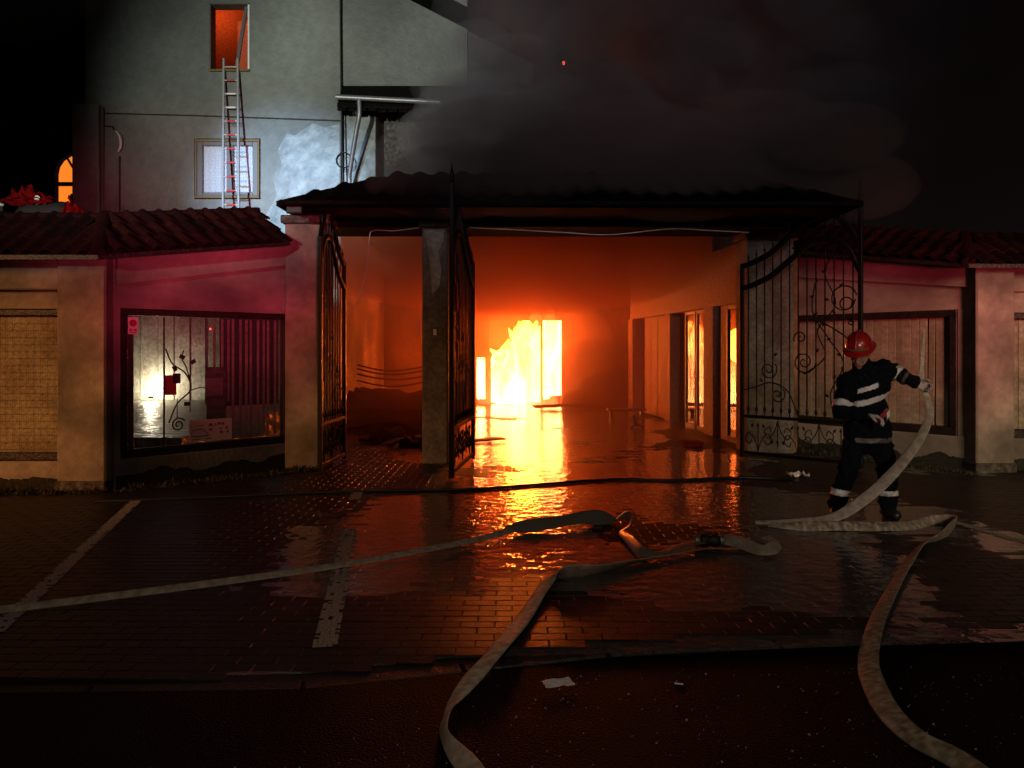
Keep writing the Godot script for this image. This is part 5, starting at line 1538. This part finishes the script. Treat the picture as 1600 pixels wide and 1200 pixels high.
	obj("reflective_band", jk.peel(func(p):
		var y: float = p.y - tdir.y / tdir.x * (p.x - chest.x) * 0.9
		return y > 1.095 and y < 1.15 and absf(p.x + 0.0) < 0.19 and not on_limb.call(p, shr, elr, 0.0, 1.2, 0.1) and not on_limb.call(p, elr, har, -0.3, 1.2, 0.095), 0.004), M.reflective, jo)
	obj("sleeve_band", jk.peel(func(p): return on_limb.call(p, ell, hal, 0.08, 0.3, 0.11), 0.004), M.reflective, jo)
	obj("sleeve_band", jk.peel(func(p): return on_limb.call(p, ell, hal, 0.5, 0.62, 0.11), 0.004), M.reflective_grey, jo)
	obj("sleeve_band", jk.peel(func(p): return on_limb.call(p, shr, elr, 0.72, 0.94, 0.115), 0.004), M.reflective, jo)
	obj("hem_band", jk.peel(func(p): return p.y > 0.72 and p.y < 0.765 and absf(p.x) < 0.3, 0.004), M.reflective_grey, jo)
	obj("name_patch", jk.peel(func(p): return p.z > 0.1 and absf(p.y - 1.235 - (p.x + 0.06) * 0.35) < 0.022 and absf(p.x + 0.07) < 0.085, 0.005), M.reflective, jo)
	obj("red_lining", jk.peel(func(p): return p.z > 0.06 and absf(p.y - 0.99 - (p.x - 0.1) * 0.6) < 0.03 and absf(p.x - 0.1) < 0.09, 0.005), M.lining_red, jo)
	obj("reflective_band", jk.peel(func(p): return p.z > 0.0 and absf(p.y - 1.0 - (p.x - 0.16) * 0.8) < 0.03 and p.x > 0.12 and p.x < 0.24 and p.y < 1.06, 0.006), M.reflective, jo)
	# trousers
	var tr := MB.new()
	tr.nets([[pel + Vector3(-0.08, -0.1, 0), pel + Vector3(0.08, -0.1, 0), 0.135, 0.135], [hir + Vector3(-0.0, -0.05, 0), knr, 0.108, 0.086], [knr, anr + Vector3(0, 0.02, 0), 0.086, 0.08], [hil + Vector3(0.0, -0.05, 0), knl, 0.108, 0.086], [knl, anl + Vector3(0, 0.02, 0), 0.086, 0.08]], 0.0125, 0.03, null, cr, 0.026)
	var to := obj("trousers", tr, M.jacket, o)
	obj("leg_band", tr.peel(func(p): return p.x < -0.05 and p.y > 0.205 + (p.x + 0.25) * -0.12 and p.y < 0.265 + (p.x + 0.25) * -0.12, 0.004), M.reflective, to)
	obj("leg_band", tr.peel(func(p): return p.x > 0.0 and p.y > 0.215 and p.y < 0.265, 0.004), M.reflective, to)
	for q in [[anr, Vector3(-0.45, 0, 0.85)], [anl, Vector3(0.1, 0, 1)]]:
		var d: Vector3 = q[1].normalized()
		var a: Vector3 = q[0]
		var bt := MB.new()
		bt.nets([[a + Vector3(0, 0.08, 0), a + Vector3(0, -0.03, 0), 0.058, 0.056], [Vector3(a.x, 0.047, a.z) - d * 0.05, Vector3(a.x, 0.043, a.z) + d * 0.14, 0.046, 0.042], [Vector3(a.x, 0.075, a.z), Vector3(a.x, 0.045, a.z) + d * 0.12, 0.05, 0.04]], 0.01, 0.03)
		obj("boot", bt, M.rubber, o)
	# helmet: shell, brim with a neck guard, comb, badge
	var hm := Node3D.new()
	hm.name = "helmet"
	o.add_child(hm)
	hm.transform = Transform3D(hb * Basis(Vector3.RIGHT, -0.05), hc + hb * Vector3(0, 0.064, -0.012))
	var rings := []
	for i in 11:
		var t := i / 10.0
		var ring := PackedVector3Array()
		for j in 36:
			var a := TAU * j / 36
			var rr := cos(t * PI * 0.5)
			ring.append(Vector3(cos(a) * 0.122 * pow(rr, 0.85), sin(t * PI * 0.5) * 0.15, sin(a) * 0.145 * pow(rr, 0.85) ))
		rings.append(ring)
	var hs := MeshInstance3D.new()
	obj("shell", MB.new().skin(rings, true), M.helmet_red, hm)
	hs.free()
	rings = []
	for i in 5:
		var ring := PackedVector3Array()
		for j in 36:
			var a := TAU * j / 36
			var back := maxf(0.0, -sin(a))
			var front := maxf(0.0, sin(a))
			var w: float = [0.0, 1.0, 1.06, 1.0, 0.0][i]
			var ext := (0.022 + 0.05 * back * back + 0.03 * front * front) * w
			ring.append(Vector3(cos(a) * (0.118 + ext), [0.012, -0.006, -0.012, -0.016, -0.004][i] - w * 0.02 * back, sin(a) * (0.141 + ext)))
		rings.append(ring)
	obj("brim", MB.new().skin(rings, true, false), M.helmet_red, hm)
	obj("comb", MB.new().sweep(curve([Vector3(0, 0.05, 0.142), Vector3(0, 0.125, 0.085), Vector3(0, 0.158, 0.0), Vector3(0, 0.125, -0.085), Vector3(0, 0.05, -0.142)]), MB.oval(0.014, 0.012, 8), Vector3.RIGHT), M.helmet_red, hm)
	obj("band", MB.new().sweep(curve([Vector3(0.1, 0.03, 0.085), Vector3(0.05, 0.035, 0.135), Vector3(-0.05, 0.035, 0.135), Vector3(-0.1, 0.03, 0.085)]), MB.oval(0.004, 0.012, 8)), M.ochre, hm)

# ---------------------------------------------------------------- smoke
func make_smoke() -> void:
	var warm := Color(0.95, 0.40, 0.22)
	fog("smoke", "thin smoke glowing orange in the yard before the fire", Vector3(0.0, 2.1, -17.4), Vector3(6.6, 4.4, 10.2), 0.075, warm, RenderingServer.FOG_VOLUME_SHAPE_BOX)
	fog("smoke", "dark smoke layer under the gateway roof", Vector3(0.0, 3.45, -17.3), Vector3(9.0, 2.2, 10.0), 0.26, Color(0.75, 0.24, 0.12))
	fog("smoke", "added warm haze round the fire in the doorway for its soft bloom", Vector3(0.45, 1.5, -21.75), Vector3(4.8, 4.0, 2.0), 0.36, Color(0.95, 0.48, 0.26))  # added haze imitates the blurred glow round the flames
	fog("smoke", "low sooty smoke over the burnt heap right of the fire", Vector3(2.3, 0.8, -21.3), Vector3(2.6, 2.2, 1.6), 0.8, Color(0.12, 0.07, 0.06))
	var dark := Color(0.36, 0.34, 0.37)
	var puff := RandomNumberGenerator.new()
	puff.seed = 5
	var label := "dark smoke bank drifting above the gateway roof"
	# wide thin body of the bank, then billows of every size, thickest low over the yard
	for q in [[Vector3(4.2, 7.2, -15.6), Vector3(9.5, 7.5, 3.0), 0.10, 0.5], [Vector3(8.5, 9.0, -17.5), Vector3(15.0, 11.0, 4.0), 0.22, 0.2], [Vector3(2.0, 5.2, -15.0), Vector3(7.0, 3.6, 3.0), 0.16, 0.1], [Vector3(2.2, 10.6, -18.8), Vector3(6.0, 4.0, 2.0), 0.3, 0.3], [Vector3(-9.8, 9.2, -15.5), Vector3(4.5, 3.0, 2.0), 0.15, 0.3], [Vector3(-7.6, 10.3, -15.8), Vector3(5.0, 2.0, 1.6), 0.2, 0.1], [Vector3(-0.6, 10.2, -15.8), Vector3(4.5, 2.0, 1.6), 0.14, -0.4], [Vector3(-1.2, 5.4, -15.0), Vector3(3.6, 2.0, 1.6), 0.22, 0.5], [Vector3(-0.3, 8.4, -15.4), Vector3(2.4, 4.4, 1.6), 0.22, -0.35], [Vector3(0.6, 9.0, -15.6), Vector3(2.6, 4.0, 1.6), 0.3, -0.5]]:
		fog("smoke", label, q[0], q[1], q[2], dark, RenderingServer.FOG_VOLUME_SHAPE_ELLIPSOID, q[3])
	for i in 170:
		var t := pow(puff.randf(), 1.3)
		var x := lerpf(-1.4, 9.5, t)
		var y := puff.randf_range(4.6, 5.6 + 4.6 * sqrt(t))
		var s := puff.randf_range(0.5, 1.5) + t * 0.4
		fog("smoke", label, Vector3(x, y, puff.randf_range(-15.8, -13.2)), Vector3(s * puff.randf_range(0.8, 1.6), s * puff.randf_range(0.5, 0.9), s * 0.8), puff.randf_range(0.25, 0.75) * (1.15 - t), dark, RenderingServer.FOG_VOLUME_SHAPE_ELLIPSOID, puff.randf_range(-0.8, 0.8))
	# smoke rolling out over the eave of the gateway roof
	for i in 15:
		var x := lerpf(-0.9, 4.6, (i + puff.randf()) / 15.0)
		fog("smoke", "sooty smoke rolling out over the eave of the gateway roof", Vector3(x, puff.randf_range(3.72, 4.5), puff.randf_range(-10.4, -9.5)), Vector3(puff.randf_range(1.3, 2.6), puff.randf_range(0.75, 1.05), puff.randf_range(0.9, 1.3)), puff.randf_range(0.7, 1.2), Color(0.26, 0.20, 0.19), RenderingServer.FOG_VOLUME_SHAPE_ELLIPSOID, puff.randf_range(-0.2, 0.2))

func _ready() -> void:
	rng.seed = 20240
	make_materials()
	setup()
	make_ground()
	make_walls()
	make_gates()
	make_house()
	make_yard()
	make_hoses()
	make_person()
	make_smoke()
